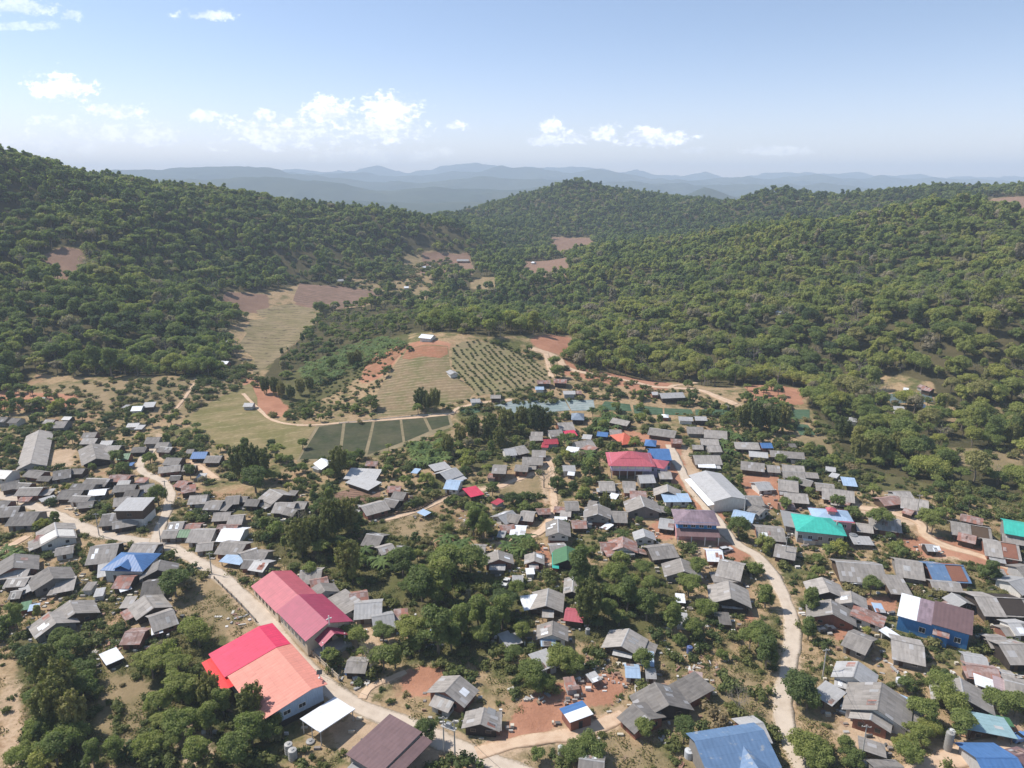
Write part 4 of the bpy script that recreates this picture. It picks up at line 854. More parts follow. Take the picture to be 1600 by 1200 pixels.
    if openw or (shed and rs.random() < .45):
        ps = MB(); sg = 1 if math.cos(ang) >= 0 else -1
        for px_ in ((-il, il) if L < 6 else (-il, 0, il)):
            for py_ in (-iw, iw):
                top = (zr + p*py_*sg - .1) if shed else he
                ps = MB(); ps.box(px_-.08, px_+.08, py_-.08, py_+.08, -.6, top, WOOD); ps.build('post', root)
        if shed: mb.box(-il, il, *sorted((sg*iw*.82, sg*iw*.94)), -.5, zr - .15 - p*0, wm)
        else: mb.box(-il*.8, il*.2, -iw*.8, iw*.8, -.5, he*.5, wm)
    elif shed:
        sg = 1 if math.cos(ang) >= 0 else -1
        mb.prism([(-iw, -.8), (iw, -.8), (iw, zr + p*iw*sg - .12), (-iw, zr - p*iw*sg - .12)], -il, il, wm)
    elif hip: mb.box(-il, il, -iw, iw, -.8, he + p*(w_/2-iw) - .1, wm)
    else:
        zb = tall if stilt else -.8; top = zr - .16
        mb.prism([(-iw, zb), (iw, zb), (iw, zr - p*iw - .13), (0, top), (-iw, zr - p*iw - .13)], -il, il, wm)
    mb.build('wall', root)
    if stilt:
        ps = MB()
        for px_ in (-il + .1, 0, il - .1):
            for py_ in (-iw + .1, iw - .1): ps = MB(); ps.box(px_-.1, px_+.1, py_-.1, py_+.1, -.8, tall, WOOD); ps.build('stilt', root)
        ps = MB(); ps.box(-il*.9, il*.3, -iw*.7, iw*.9, -.7, 1.3, wallmat('brick')); ps.build('lower_room', root)
    if v_ > 690 and not openw and not (shed and w_ < 6): openings(root, 2*il, 2*iw, he - .1, tall, rs, v_ > 930)
    # lean-to on the lower side -------------------------------
    if not shed and not hip and w_ >= 8 and L > 7 and v_ > 680 and rs.random() < .42:
        mb = MB(); sg = -1 if math.cos(ang) > 0 else 1
        k0 = rs.uniform(-.5, -.1) * L; k1 = k0 + L * rs.uniform(.4, .7); k1 = min(k1, L/2); d = rs.uniform(1.8, 3.0); z0 = tall + wall - .22
        mb.slab([(k0, sg*w_/2*.93, z0), (k1, sg*w_/2*.93, z0), (k1, sg*(w_/2 + d), z0 - .22*d), (k0, sg*(w_/2 + d), z0 - .22*d)], .07, roofmat(rs.choice([c, c, 'r', 'l', 'g'])))
        o = mb.build('lean_to_roof', root)
        mb = MB()
        for px_ in (k0 + .2, k1 - .2): mb = MB(); mb.box(px_-.07, px_+.07, *sorted((sg*(w_/2+d-.3), sg*(w_/2+d-.16))), -.7, z0 - .22*d, WOOD); mb.build('post', o)
    size = 'small' if L * w_ < 30 else ('long' if L > 15 else ('large' if L * w_ > 125 else ''))
    form = 'flat-roofed shed' if shed and w_ < 8 else ('flat-roofed building' if shed else ('hip-roofed house' if hip else ('gabled hut' if w_ <= 5.4 else 'gabled house')))
    if openw: form = 'open shelter'
    u, v, _ = PX(cx, cy, z + zr * .8)
    THINGS.append((root, u, v, ' '.join((size + ' ' + CNAME[c] + ' ' + form).split()), 'shed' if form.endswith('shed') or form.endswith('shelter') else 'house', 'sheds among the houses' if form.endswith('shed') else 'houses of the village'))
    NH += 1
hs = 0
for (ox, oy), txt in TILES.items():
    for e in txt.replace('\n', '|').split('|'):
        q = e.split()
        if not q: continue
        hs += 1; house((ox + float(q[0]) / 4, oy + float(q[1]) / 4), (ox + float(q[2]) / 4, oy + float(q[3]) / 4), float(q[4]), q[5], ''.join(q[6:]), hs * 13 + 1)

# ---------------------------------------------------------------- buildings that stand out
LAND = []            # landmarks: (u, v, phrase)
def place(p1, p2, h, name, label, cat, phrase=None, L=None):
    a = G(p1[0], p1[1], h); b_ = G(p2[0], p2[1], h); ang = math.atan2(b_[1] - a[1], b_[0] - a[0]); ll = math.hypot(b_[0] - a[0], b_[1] - a[1])
    cx, cy = (a[0] + b_[0]) / 2, (a[1] + b_[1]) / 2; z = Hxy(cx, cy); root = empty(name, (cx, cy, z), ang); tag(root, label, cat); return root, L or ll
def walls_gable(root, L, iw_l, iw_r, zr, p, mat, z0=-.9, name='wall', x0=None, x1=None):
    mb = MB(); mb.prism([(-iw_l, z0), (iw_r, z0), (iw_r, zr - p*iw_r - .14), (0, zr - .16), (-iw_l, zr - p*iw_l - .14)], -L/2 if x0 is None else x0, L/2 if x1 is None else x1, mat); return mb.build(name, root)
def win(root, x, y, z, w_, h, axis, out, frame=WHITE, glass=DARK, name='window'):
    """axis 'x': wall runs along x, out = +1/-1 outward y"""
    mb = MB(); fr = MB(); e = .08
    def bx(m, a0, a1, d0, d1, z0, z1, mt):
        if axis == 'x': m.box(a0, a1, *sorted((y + out*d0, y + out*d1)), z0, z1, mt)
        else: m.box(*sorted((x + out*d0, x + out*d1)), a0, a1, z0, z1, mt)
    c = x if axis == 'x' else y
    bx(mb, c - w_/2, c + w_/2, -.02, .04, z, z + h, glass)
    o = mb.build(name, root)
    for a0, a1, z0, z1 in ((c-w_/2-e, c+w_/2+e, z+h, z+h+e), (c-w_/2-e, c+w_/2+e, z-e, z), (c-w_/2-e, c-w_/2, z, z+h), (c+w_/2, c+w_/2+e, z, z+h), (c-.03, c+.03, z, z+h)): bx(fr, a0, a1, -.02, .075, z0, z1, frame)
    fr.build('frame', o); return o
# red-roofed church, two lengths of roof and a cross
CH = 6.2
r1, L1 = place((427, 893), (466, 931), 5.2, 'church', 'red-roofed church with a cross on its front gable, beside the concrete road', 'church')
ang = r1.rotation_euler[2]
# ridge direction: away end first, so local +x points to the viewer's end, local +y to the right
mb = MB(); gable_roof(mb, L1 + 1.2, 6.4, 5.4, 5.2, .36, roofmat('T')); mb.build('rear_roof', r1)
walls_gable(r1, L1 + .2, 5.9, 4.9, 5.2, .36, wallmat('cream'), name='rear_wall')
a2 = G(467, 931, CH); b2 = G(512, 977, CH); L2 = math.hypot(b2[0]-a2[0], b2[1]-a2[1]); c0 = np.array([(a2[0]+b2[0])/2, (a2[1]+b2[1])/2]); dloc = c0 - np.array(r1.location[:2])
ox_ = dloc[0]*math.cos(ang) + dloc[1]*math.sin(ang); oy_ = -dloc[0]*math.sin(ang) + dloc[1]*math.cos(ang)
mb = MB(); x0 = ox_ - L2/2 - .3
def off(m, dy):
    m.v = [(x, y + dy, z) for x, y, z in m.v]; return m
gable_roof(mb, L2 + .8, 6.2, 6.6, CH, .38, roofmat('P'), x0); fr = off(mb, oy_).build('front_roof', r1)
mb = MB(); mb.prism([(-5.5 + oy_, -.9), (5.9 + oy_, -.9), (5.9 + oy_, CH - .38*5.9 - .15), (oy_, CH - .17), (-5.5 + oy_, CH - .38*5.5 - .15)], x0 + .7, ox_ + L2/2 - .3, wallmat('cream')); fw = mb.build('front_wall', r1)
xe = ox_ + L2/2 + .4
mb = MB(); gable_roof(mb, 3.6, 3.6, 3.6, CH - 1.5, .55, roofmat('P'), xe - .6); off(mb, oy_); pr = mb.build('porch_roof', r1)
mb = MB()
for s_ in (-1, 1): mb = MB(); mb.box(xe + 2.2, xe + 2.5, oy_ + s_*2.9 - .15, oy_ + s_*2.9 + .15, -.9, CH - 1.5 - .55*2.8, WHITE); mb.build('porch_post', r1)
mb = MB()
mb.box(xe - .8, xe + 3.4, oy_ - 4.2, oy_ + 4.2, -.9, .25, CONC); mb.build('porch_floor', r1)
mb = MB(); mb.box(xe + .4, xe + .6, oy_ - .12, oy_ + .12, CH - .4, CH + 2.2, WHITE); mb.box(xe + .4, xe + .6, oy_ - .75, oy_ + .75, CH + 1.2, CH + 1.45, WHITE); mb.build('cross', r1)
for i in range(7): win(r1, x0 + 1.6 + i * (L2 - 1.5) / 7, -5.5 + oy_, 1.0, 1.1, 1.3, 'x', -1)
for i in range(6): win(r1, -L1/2 + 1.8 + i * (L1 - 2) / 6, -5.9, .9, .9, 1.2, 'x', -1, WOOD)
mb = MB(); mb.box(ox_ + L2/2 - .32, ox_ + L2/2 - .22, oy_ - 1.0, oy_ + 1.0, .25, 2.6, DOORM); mb.build('door', r1)
AVOID.append((r1.location[0], r1.location[1], L1/2 + 1, 6.5, ang)); AVOID.append((c0[0], c0[1], L2/2 + 4, 6.6, ang)); LAND.append((470, 930, 'the red-roofed church'))
# crimson and salmon hall
r2, L2_ = place((405, 977), (486, 1075), 6.6, 'community_hall', 'large hall roofed half crimson and half salmon, below the concrete road', 'hall', None)
k = L2_ * .36; p = .17; ang = r2.rotation_euler[2]
mb = MB(); gable_roof(mb, k + .5, 12.2, 3.4, 6.6, p, roofmat('C'), -L2_/2 - .5); mb.build('crimson_roof', r2)
mb = MB(); gable_roof(mb, L2_ - k + .4, 11.6, 3.6, 6.5, p, roofmat('S'), -L2_/2 + k + .01); mb.build('salmon_roof', r2)
mb = MB(); mb.prism([(-10.8, -.9), (2.9, -.9), (2.9, 6.5 - p*2.9 - .15), (0, 6.33), (-10.8, 6.5 - p*10.8 - .15)], -L2_/2 + .6, L2_/2 - .7, wallmat('pale_blue')); mb.build('wall', r2)
mb = MB(); mb.box(L2_/2 - .72, L2_/2 - .62, -10.9, 2.95, -.8, 1.3, wallmat('dark_board')); mb.build('plinth', r2)
for y in (-8.6, -5.4, -2.0): win(r2, L2_/2 - .7, y, 2.4, 1.5, .9, 'y', 1)
for i in range(5): win(r2, -L2_/2 + 3 + i * 4.4, -10.8, 1.5, 1.2, 1.0, 'x', -1)
AVOID.append((r2.location[0] + 4.3*math.sin(ang), r2.location[1] - 4.3*math.cos(ang), L2_/2 + .5, 8.2, ang)); LAND.append((432, 1045, 'the crimson and salmon hall'))
r3, L3 = place((337, 1027), (366, 1076), 3.0, 'awning', 'bright red sheet awning joined to the left side of the crimson hall', 'awning')
mb = MB()
for j in range(6):
    y0, y1 = -3.2 + j * 1.1, -3.2 + (j + 1) * 1.1; zf = lambda y: 3.0 + .55 * math.cos(y / 3.4 * 1.3) - .05
    mb.slab([(-L3/2, y0, zf(y0)), (L3/2, y0, zf(y0)), (L3/2, y1, zf(y1)), (-L3/2, y1, zf(y1))], .04, roofmat('Q'))
mb.build('sheet', r3); mb = MB()
for x in (-L3/2 + .3, 0, L3/2 - .3):
    for y in (-3, 3): mb = MB(); mb.box(x-.05, x+.05, y-.05, y+.05, -1, 2.9, WOOD); mb.build('post', r3)
pass; AVOID.append((r3.location[0], r3.location[1], L3/2, 3.4, r3.rotation_euler[2]))
# white canopy
r4, L4 = place((400 + 387/4, 900 + 822/4), (400 + 512/4, 900 + 903/4), 3.4, 'canopy', 'white sheet-metal canopy on posts beside the brown-roofed building', 'canopy')
mb = MB(); mb.slab([(-L4/2, 4.6, 3.1), (L4/2, 4.6, 3.1), (L4/2, -4.6, 3.7), (-L4/2, -4.6, 3.7)], .12, roofmat('w')); mb.build('roof', r4)
mb = MB(); mb.slab([(L4/2 - 1.0, 4.6, 3.3), (L4/2 + .1, 4.6, 3.3), (L4/2 + .1, -4.6, 3.9), (L4/2 - 1.0, -4.6, 3.9)], .06, roofmat('w')); mb.build('raised_sheet', r4)
mb = MB()
for x in (-L4/2 + .4, 0, L4/2 - .4):
    for y, zt in ((-4.2, 3.55), (4.2, 3.0)): mb = MB(); mb.box(x-.08, x+.08, y-.08, y+.08, -.8, zt, CONC); mb.build('post', r4)
pass; AVOID.append((r4.location[0], r4.location[1], L4/2, 4.8, r4.rotation_euler[2])); LAND.append((512, 1118, 'the white canopy'))
# brown-roofed building
r5, L5 = place((400 + 700/4, 900 + 988/4), (400 + 905/4, 900 + 1100/4), 4.6, 'storehouse', 'large building under a plain brown sheet roof at the roadside by the round tree', 'building')
mb = MB(); mb.slab([(-L5/2, 6.2, 4.9), (L5/2, 6.2, 4.9), (L5/2, -6.0, 4.2), (-L5/2, -6.0, 4.2)], .12, roofmat('k')); mb.build('roof', r5)
mb = MB(); mb.slab([(L5/2 + .25, 6.0, 4.45), (L5/2 + 2.9, 6.0, 4.25), (L5/2 + 2.9, -6.2, 3.7), (L5/2 + .25, -6.2, 3.9)], .1, roofmat('k')); mb.build('side_roof', r5)
mb = MB(); mb.prism([(-5.4, -.8), (5.5, -.8), (5.5, 4.7), (-5.4, 4.05)], -L5/2 + .6, L5/2 + .1, wallmat('block')); mb.build('wall', r5); openings(r5, L5 - 1.2, 10.8, 4, 0, random.Random(3), True)
AVOID.append((r5.location[0], r5.location[1], L5/2 + 2.5, 6.5, r5.rotation_euler[2])); LAND.append((605, 1162, 'the large brown roof'))
# rose-red raised hall with a two-step hipped roof
r6, L6 = place((800 + 690/4, 600 + 412/4), (800 + 790/4, 600 + 414/4), 9.4, 'raised_hall', 'rose-red two-tiered hall raised on posts, the largest red roof mid-village', 'hall')
L6 = 15.5; mb = MB(); hip_roof(mb, L6 * .55, 7.0, 9.0, .5, roofmat('T')); mb.build('upper_roof', r6)
mb = MB(); hip_roof(mb, L6 + 2.5, 14.5, 8.6, .42, roofmat('T')); mb.build('lower_roof', r6)
mb = MB(); mb.box(-L6/2, L6/2, -5.9, 5.9, 3.0, 6.1, wallmat('lilac')); mb.build('wall', r6)
mb = MB()
for i in range(6):
    for y in (-5.6, 0, 5.6): x = -L6/2 + .3 + i * (L6 - .6) / 5; mb = MB(); mb.box(x-.17, x+.17, y-.17, y+.17, -1, 3.0, CONC); mb.build('post', r6)
pass; mb = MB(); mb.box(-L6/2 + 1, L6/2 - 3, -3, 5, -.8, 2.2, wallmat('brick')); mb.build('lower_room', r6)
for i in range(5): win(r6, -L6/2 + 1.8 + i * 3.0, -5.9, 4.0, 2.3, 1.5, 'x', -1, WHITE, wallmat('white'))
AVOID.append((r6.location[0], r6.location[1], 9, 7.2, r6.rotation_euler[2])); LAND.append((990, 725, 'the rose-red raised hall'))
r6b, _ = place((800 + 850/4, 600 + 462/4), (800 + 940/4, 600 + 478/4), 6.0, 'annex_house', 'low red-roofed annex at the right end of the rose-red raised hall', 'house')
mb = MB(); hip_roof(mb, 9.5, 8.5, 6.0, .38, roofmat('T')); mb.build('roof', r6b); mb = MB(); mb.box(-4.2, 4.2, -3.7, 3.7, -.8, 4.4, wallmat('lilac')); mb.build('wall', r6b)
for x in (-2.5, 0, 2.5): win(r6b, x, -3.7, 2.4, 1.1, 1.1, 'x', -1)
AVOID.append((r6b.location[0], r6b.location[1], 5, 4.3, 0))
# blue-roofed house behind it
r7, L7 = place((800 + 865/4, 600 + 403/4), (800 + 975/4, 600 + 408/4), 6.4, 'blue_roofed_house', 'bright blue gabled house directly behind the rose-red raised hall', 'house')
mb = MB(); gable_roof(mb, L7 + 1, 6.5, 6, 6.4, .36, roofmat('b')); mb.build('roof', r7); walls_gable(r7, L7, 5.8, 5.4, 6.4, .36, wallmat('blue'))
for x in (-2.8, 0, 2.8): win(r7, x, -5.8, 1.4, 1.2, 1.2, 'x', -1)
AVOID.append((r7.location[0], r7.location[1], L7/2 + .5, 6.4, r7.rotation_euler[2]))
# long white hall
r8, L8 = place((800 + 1212/4, 600 + 541/4), (800 + 1372/4, 600 + 698/4), 6.0, 'meeting_hall', 'long hall under a pale white metal roof beside the village road', 'hall')
mb = MB(); gable_roof(mb, L8 + .6, 6.6, 6.2, 6.0, .24, roofmat('l')); mb.build('roof', r8); walls_gable(r8, L8 - .6, 5.9, 5.6, 6.0, .24, wallmat('white'))
mb = MB(); mb.slab([(-L8/2, -5.9, 3.3), (L8/2, -5.9, 3.3), (L8/2, -8.2, 2.9), (-L8/2, -8.2, 2.9)], .06, roofmat('w')); mb.build('side_roof', r8)
for i in range(7): win(r8, -L8/2 + 2 + i * (L8 - 3) / 7, -5.9, 1.2, 1.2, 1.2, 'x', -1)
AVOID.append((r8.location[0], r8.location[1], L8/2, 7.5, r8.rotation_euler[2])); LAND.append((1120, 757, 'the long white hall'))
# purple-brown two-tier hip house
r9, _ = place((800 + 1085/4, 600 + 790/4), (800 + 1210/4, 600 + 792/4), 8.4, 'two_storey_house', 'two-storey house with two tiers of purple-brown hipped roof', 'house')
mb = MB(); hip_roof(mb, 14, 11, 8.4, .42, roofmat('D')); mb.build('upper_roof', r9); mb = MB(); mb.box(-6, 6, -4.6, 4.6, 2.9, 6.5, wallmat('blue')); mb.build('upper_wall', r9)
mb = MB(); mb.box(-6.2, 6.2, -4.2, 4.8, -.8, 2.9, wallmat('pink')); mb.build('lower_wall', r9)
mb = MB(); mb.slab([(-6.6, -4.6, 4.3), (6.6, -4.6, 4.3), (6.8, -8.0, 3.2), (-6.8, -8.0, 3.2)], .1, roofmat('k')); mb.build('porch_roof', r9); mb = MB()
for x in (-6.3, -2.1, 2.1, 6.3): mb = MB(); mb.box(x-.12, x+.12, -7.7, -7.46, -.8, 3.25, WHITE); mb.build('porch_post', r9)
for x in (-3.8, -1.3, 1.3, 3.8): win(r9, x, -4.6, 4.75, 1.3, .95, 'x', -1)
AVOID.append((r9.location[0], r9.location[1] - 1, 7, 6.8, r9.rotation_euler[2])); LAND.append((1086, 815, 'the purple-brown hipped house'))
# teal roofs
r10, L10 = place((1200 + 235/4, 600 + 828/4), (1200 + 400/4, 600 + 846/4), 6.6, 'teal_roofed_house', 'broad house with a bright teal hipped roof on the right of the village', 'house')
mb = MB(); hip_roof(mb, L10 + 7, 13, 6.6, .34, roofmat('t')); mb.build('roof', r10); mb = MB(); mb.box(-L10/2 - 2.8, L10/2 + 2.8, -5.6, 5.6, -.8, 4.6, wallmat('concrete')); mb.build('wall', r10)
for x in (-6, -3, 0, 3, 6): win(r10, x, -5.6, 1.6, 1.2, 1.2, 'x', -1)
mb = MB(); mb.box(L10/2 + 1.2, L10/2 + 1.7, -1.4, -.9, 5.4, 6.6, CONC); mb.build('chimney', r10)
AVOID.append((r10.location[0], r10.location[1], L10/2 + 3.5, 6.6, r10.rotation_euler[2])); LAND.append((1285, 825, 'the teal hipped roof'))
r11, L11 = place((1200 + 1475/4, 600 + 852/4), (1200 + 1640/4, 600 + 880/4), 5.8, 'teal_roofed_hall', 'long teal-roofed building cut by the right edge of the photo', 'building')
mb = MB(); gable_roof(mb, L11 + .5, 6.2, 5.4, 5.8, .3, roofmat('t')); mb.build('roof', r11); walls_gable(r11, L11 - .4, 5.4, 4.8, 5.8, .3, wallmat('block')); AVOID.append((r11.location[0], r11.location[1], L11/2, 6, r11.rotation_euler[2]))
LAND.append((1585, 822, 'the right-edge teal hall'))
# pale blue roof with pink turret
r12, _ = place((1200 + 335/4, 600 + 790/4), (1200 + 455/4, 600 + 798/4), 6.2, 'turreted_house', 'pale blue hipped house with a small pink turret, behind the teal roof', 'house')
mb = MB(); hip_roof(mb, 12.5, 9.5, 6.2, .3, roofmat('B')); mb.build('roof', r12); mb = MB(); mb.box(-5.6, 5.6, -4.1, 4.1, -.8, 4.9, wallmat('pink')); mb.build('wall', r12)
mb = MB(); mb.box(-1.2, 1.0, -1.6, .4, 5.2, 6.9, wallmat('pink')); o = mb.build('turret', r12); mb = MB(); hip_roof(mb, 3.2, 3.0, 7.9, .6, roofmat('T')); mb.v = [(x - .1, y - .6, z) for x, y, z in mb.v]; mb.build('turret_roof', o)
for x in (-3.5, 0, 3.5): win(r12, x, -4.1, 2.6, 1.1, 1.1, 'x', -1)
mb = MB()
for s_ in (-1, 1): mb.slab([(-6.3, s_*4.78, 4.83), (6.3, s_*4.78, 4.83), (6.3, s_*4.3, 5.0), (-6.3, s_*4.3, 5.0)], .05, roofmat('T'))
mb.build('eave_band', r12); AVOID.append((r12.location[0], r12.location[1], 6.4, 4.9, r12.rotation_euler[2]))
# blue-walled long house: one slope in three colours
r13, L13 = place((1200 + 822/4, 900 + 172/4), (1200 + 1282/4, 900 + 300/4), 5.0, 'blue_walled_house', 'long bright blue-walled house with white, lilac and brown roof sections', 'house')
zt = lambda y, d=0: 5.0 + .13 * y + d
secs = [(-L13/2, -L13/2 + L13*.27, 'w', 0), (-L13/2 + L13*.27 + .01, -L13/2 + L13*.47, 'L', -.02), (-L13/2 + L13*.47 + .01, L13/2, 'D', .35)]
for a0, a1, c_, d in secs:
    mb = MB(); mb.slab([(a0, 5.0, zt(5.0, d)), (a1, 5.0, zt(5.0, d)), (a1, -5.0, zt(-5.0, d)), (a0, -5.0, zt(-5.0, d))], .12, roofmat({'w': 'w', 'L': 'D', 'D': 'k'}[c_])); mb.build({'w': 'white_roof', 'L': 'lilac_roof', 'D': 'brown_roof'}[c_], r13)
mb = MB(); mb.prism([(-4.4, -.9), (4.6, -.9), (4.6, zt(4.6) - .15), (-4.4, zt(-4.4) - .15)], -L13/2 + .3, L13/2 - .6, wallmat('blue')); mb.build('wall', r13)
for x in (-L13*.14, L13*.33): win(r13, x, -4.4, 1.3, 1.3, 1.3, 'x', -1, WHITE)
mb = MB(); mb.slab([(L13*.0, -4.3, 3.3), (L13*.22, -4.3, 3.3), (L13*.22, -6.6, 2.9), (L13*.0, -6.6, 2.9)], .1, roofmat('r')); o = mb.build('porch_roof', r13)
mb = MB(); mb.box(L13*.01, L13*.2, -6.3, -4.4, -.9, 2.6, wallmat('blue')); mb.build('porch_wall', r13)
AVOID.append((r13.location[0], r13.location[1], L13/2, 5.5, r13.rotation_euler[2])); LAND.append((1462, 962, 'the blue-walled house'))
# orange-red hip, blue hip, bottom blue dormer house
r14, _ = place((180, 867), (228, 866), 6.2, 'blue_hipped_house', 'house with a bright blue hipped roof and front gable, left of the curving road', 'house')
mb = MB(); hip_roof(mb, 12.5, 10.5, 6.2, .44, roofmat('b')); mb.build('roof', r14)
mb = MB(); gable_roof(mb, 5.5, 2.4, 2.4, 5.6, .5, roofmat('b')); mb.v = [(y, -x - 2.6, z) for x, y, z in mb.v]; mb.build('front_gable', r14)
mb = MB(); mb.box(-5.4, 5.4, -4.4, 4.4, -.8, 4.2, wallmat('white')); mb.build('wall', r14); openings(r14, 10.8, 8.8, 3.6, 0, random.Random(4), True); AVOID.append((r14.location[0], r14.location[1], 6.4, 5.4, r14.rotation_euler[2])); LAND.append((203, 876, 'the bright blue hipped roof'))
r15, L15 = place((800 + 1145/4, 900 + 1022/4), (800 + 1568/4, 900 + 968/4), 6.3, 'dormered_house', 'large house with a faded blue sheet roof and a front dormer gable', 'house')
mb = MB(); gable_roof(mb, L15 + .4, 7.0, 3.6, 6.3, .36, roofmat('F')); mb.build('roof', r15); walls_gable(r15, L15 - .8, 6.1, 3.0, 6.3, .36, wallmat('block'))
mb = MB(); gable_roof(mb, 6.0, 3.0, 3.0, 5.5, .5, roofmat('F')); mb.v = [(y + L15*.13, -x - 4.8, z) for x, y, z in mb.v]; mb.build('dormer_roof', r15)
mb = MB(); mb.prism([(-2.5, .0), (2.5, .0), (2.5, 4.1), (0, 5.3), (-2.5, 4.1)], -2.7, 2.7, wallmat('timber')); mb.v = [(y + L15*.13, -x - 4.6, z) for x, y, z in mb.v]; mb.build('dormer_wall', r15)
openings(r15, L15 - .8, 12.2, 3.0, 0, random.Random(5), True); AVOID.append((r15.location[0], r15.location[1] - 2.5, L15/2, 7.5, r15.rotation_euler[2])); LAND.append((1140, 1165, 'the dormered blue roof'))
# two-storey pale house by the main road
r16, L16 = place((760/4, 600 + 752/4), (925/4, 600 + 748/4), 6.4, 'two_storey_house', 'two-storey house with a pale flat metal roof, nearest the road fork', 'house')
mb = MB(); mb.slab([(-L16/2 - .3, 4.6, 6.7), (L16/2 + .3, 4.6, 6.7), (L16/2 + .3, -4.6, 6.1), (-L16/2 - .3, -4.6, 6.1)], .1, roofmat('l')); mb.build('roof', r16)
mb = MB(); mb.box(-L16/2, L16/2, -4.1, 4.1, 2.8, 5.95, wallmat('timber')); mb.build('upper_wall', r16); mb = MB(); mb.box(-L16/2, L16/2, -4.1, 4.1, -.8, 2.8, wallmat('white')); mb.build('lower_wall', r16)
for x in (-2.2, 1.6): win(r16, x, -4.1, 1.0, 1.2, 1.0, 'x', -1)
win(r16, 0, -4.1, 3.8, 1.6, 1.1, 'x', -1, WOOD); AVOID.append((r16.location[0], r16.location[1], L16/2, 4.8, r16.rotation_euler[2])); LAND.append((210, 790, 'the two-storey fork house'))
# white cabin with blue sheet on red earth
r17, L17 = place((800 + 372/4, 900 + 800/4), (800 + 432/4, 900 + 882/4), 2.9, 'cabin', 'small cabin with a white and blue sheet roof beside the red earth', 'cabin')
mb = MB(); mb.slab([(-L17/2 + 1.8, 2.8, 2.9), (L17/2 + .3, 2.8, 2.9), (L17/2 + .3, -2.8, 2.7), (-L17/2 + 1.8, -2.8, 2.7)], .08, roofmat('w')); mb.build('white_roof', r17)
mb = MB(); mb.slab([(-L17/2 - .3, 2.8, 2.7), (-L17/2 + 1.79, 2.8, 2.86), (-L17/2 + 1.79, -2.8, 2.66), (-L17/2 - .3, -2.8, 2.5)], .08, roofmat('b')); mb.build('blue_roof', r17)
mb = MB(); mb.box(-L17/2 + .2, L17/2, -2.4, 2.4, -.8, 2.5, wallmat('rusted_sheet')); mb.build('wall', r17); mb = MB(); mb.box(L17/2 - .02, L17/2 + .05, -.5, .4, 0, 1.9, DARK); mb.build('door', r17); AVOID.append((r17.location[0], r17.location[1], L17/2 + .4, 3, r17.rotation_euler[2])); LAND.append((900, 1110, 'the white and blue cabin'))
LAND += [(52, 697, 'the long grey barn'), (883, 868, 'the dark green roof'), (970, 684, 'the orange-red hipped roof'), (903, 650, 'the slate-blue pyramid roof'), (312, 710, 'the bamboo-side blue roof'), (195, 712, 'the small green roof'),
         (740, 770, 'the small crimson roof'), (1475, 885, 'the faded blue roof'), (1540, 1130, 'the blue-green roof'), (1040, 1085, 'the dark double roof'), (1373, 1090, 'the blue-awning house'), (100, 960, 'the far-left front-gabled house'),
         (175, 1027, 'the lone white tin shelter'), (570, 745, 'the pale zinc roofs'), (665, 1140, 'the round roadside tree'), (1048, 613, 'the hill-road long shed'), (670, 524, 'the white hilltop hut'), (718, 1172, 'the twin power poles'),
         (1320, 1000, 'the pyramid-hipped grey roof'), (372, 835, 'the broad white roof'), (1590, 945, 'the right edge')]
rr2 = random.Random(5)
# ---------------------------------------------------------------- fields
def fieldmat(name, c1, c2, rows=None, rowc=None, rstep=1.0, gap=.5, ang=0.0, wav=.2):
    m, t, b = newmat(name, .95, .05); pos = t.n('ShaderNodeNewGeometry').outputs['Position']; n1 = t.noise(pos, .08, 5, .6); n2 = t.noise(pos, .6, 4, .65)
    cc = t.mix(t.sstep(n1, .35, .65), c1, c2)
    if rowc:
        mp = t.n('ShaderNodeMapping', _vector_type='TEXTURE'); t.L.new(pos, mp.inputs[0]); mp.inputs['Rotation'].default_value = (0, 0, ang)
        sx = t.n('ShaderNodeSeparateXYZ', i0=mp.outputs[0]).outputs[1]; ph = t.m('FRACT', t.m('ADD', t.m('DIVIDE', sx, rstep), t.m('MULTIPLY', n1, wav)))
        f = t.m('MULTIPLY', t.m('MULTIPLY', t.sstep(ph, 0, .12), t.m('SUBTRACT', 1.0, t.sstep(ph, gap, gap + .12))), t.m('MULTIPLY', t.sstep(t.noise(pos, .22, 3, .6), .3, .62), t.m('ADD', .35, n2)))
        cc = t.mix(f, cc, rowc)
    g = t.m('ADD', .65, t.m('MULTIPLY', n2, .7)); cc = t.mix(1.0, cc, t.n('ShaderNodeCombineColor', i0=g, i1=g, i2=g).outputs[0], 'MULTIPLY'); t.L.new(cc, b.inputs[0]); return m
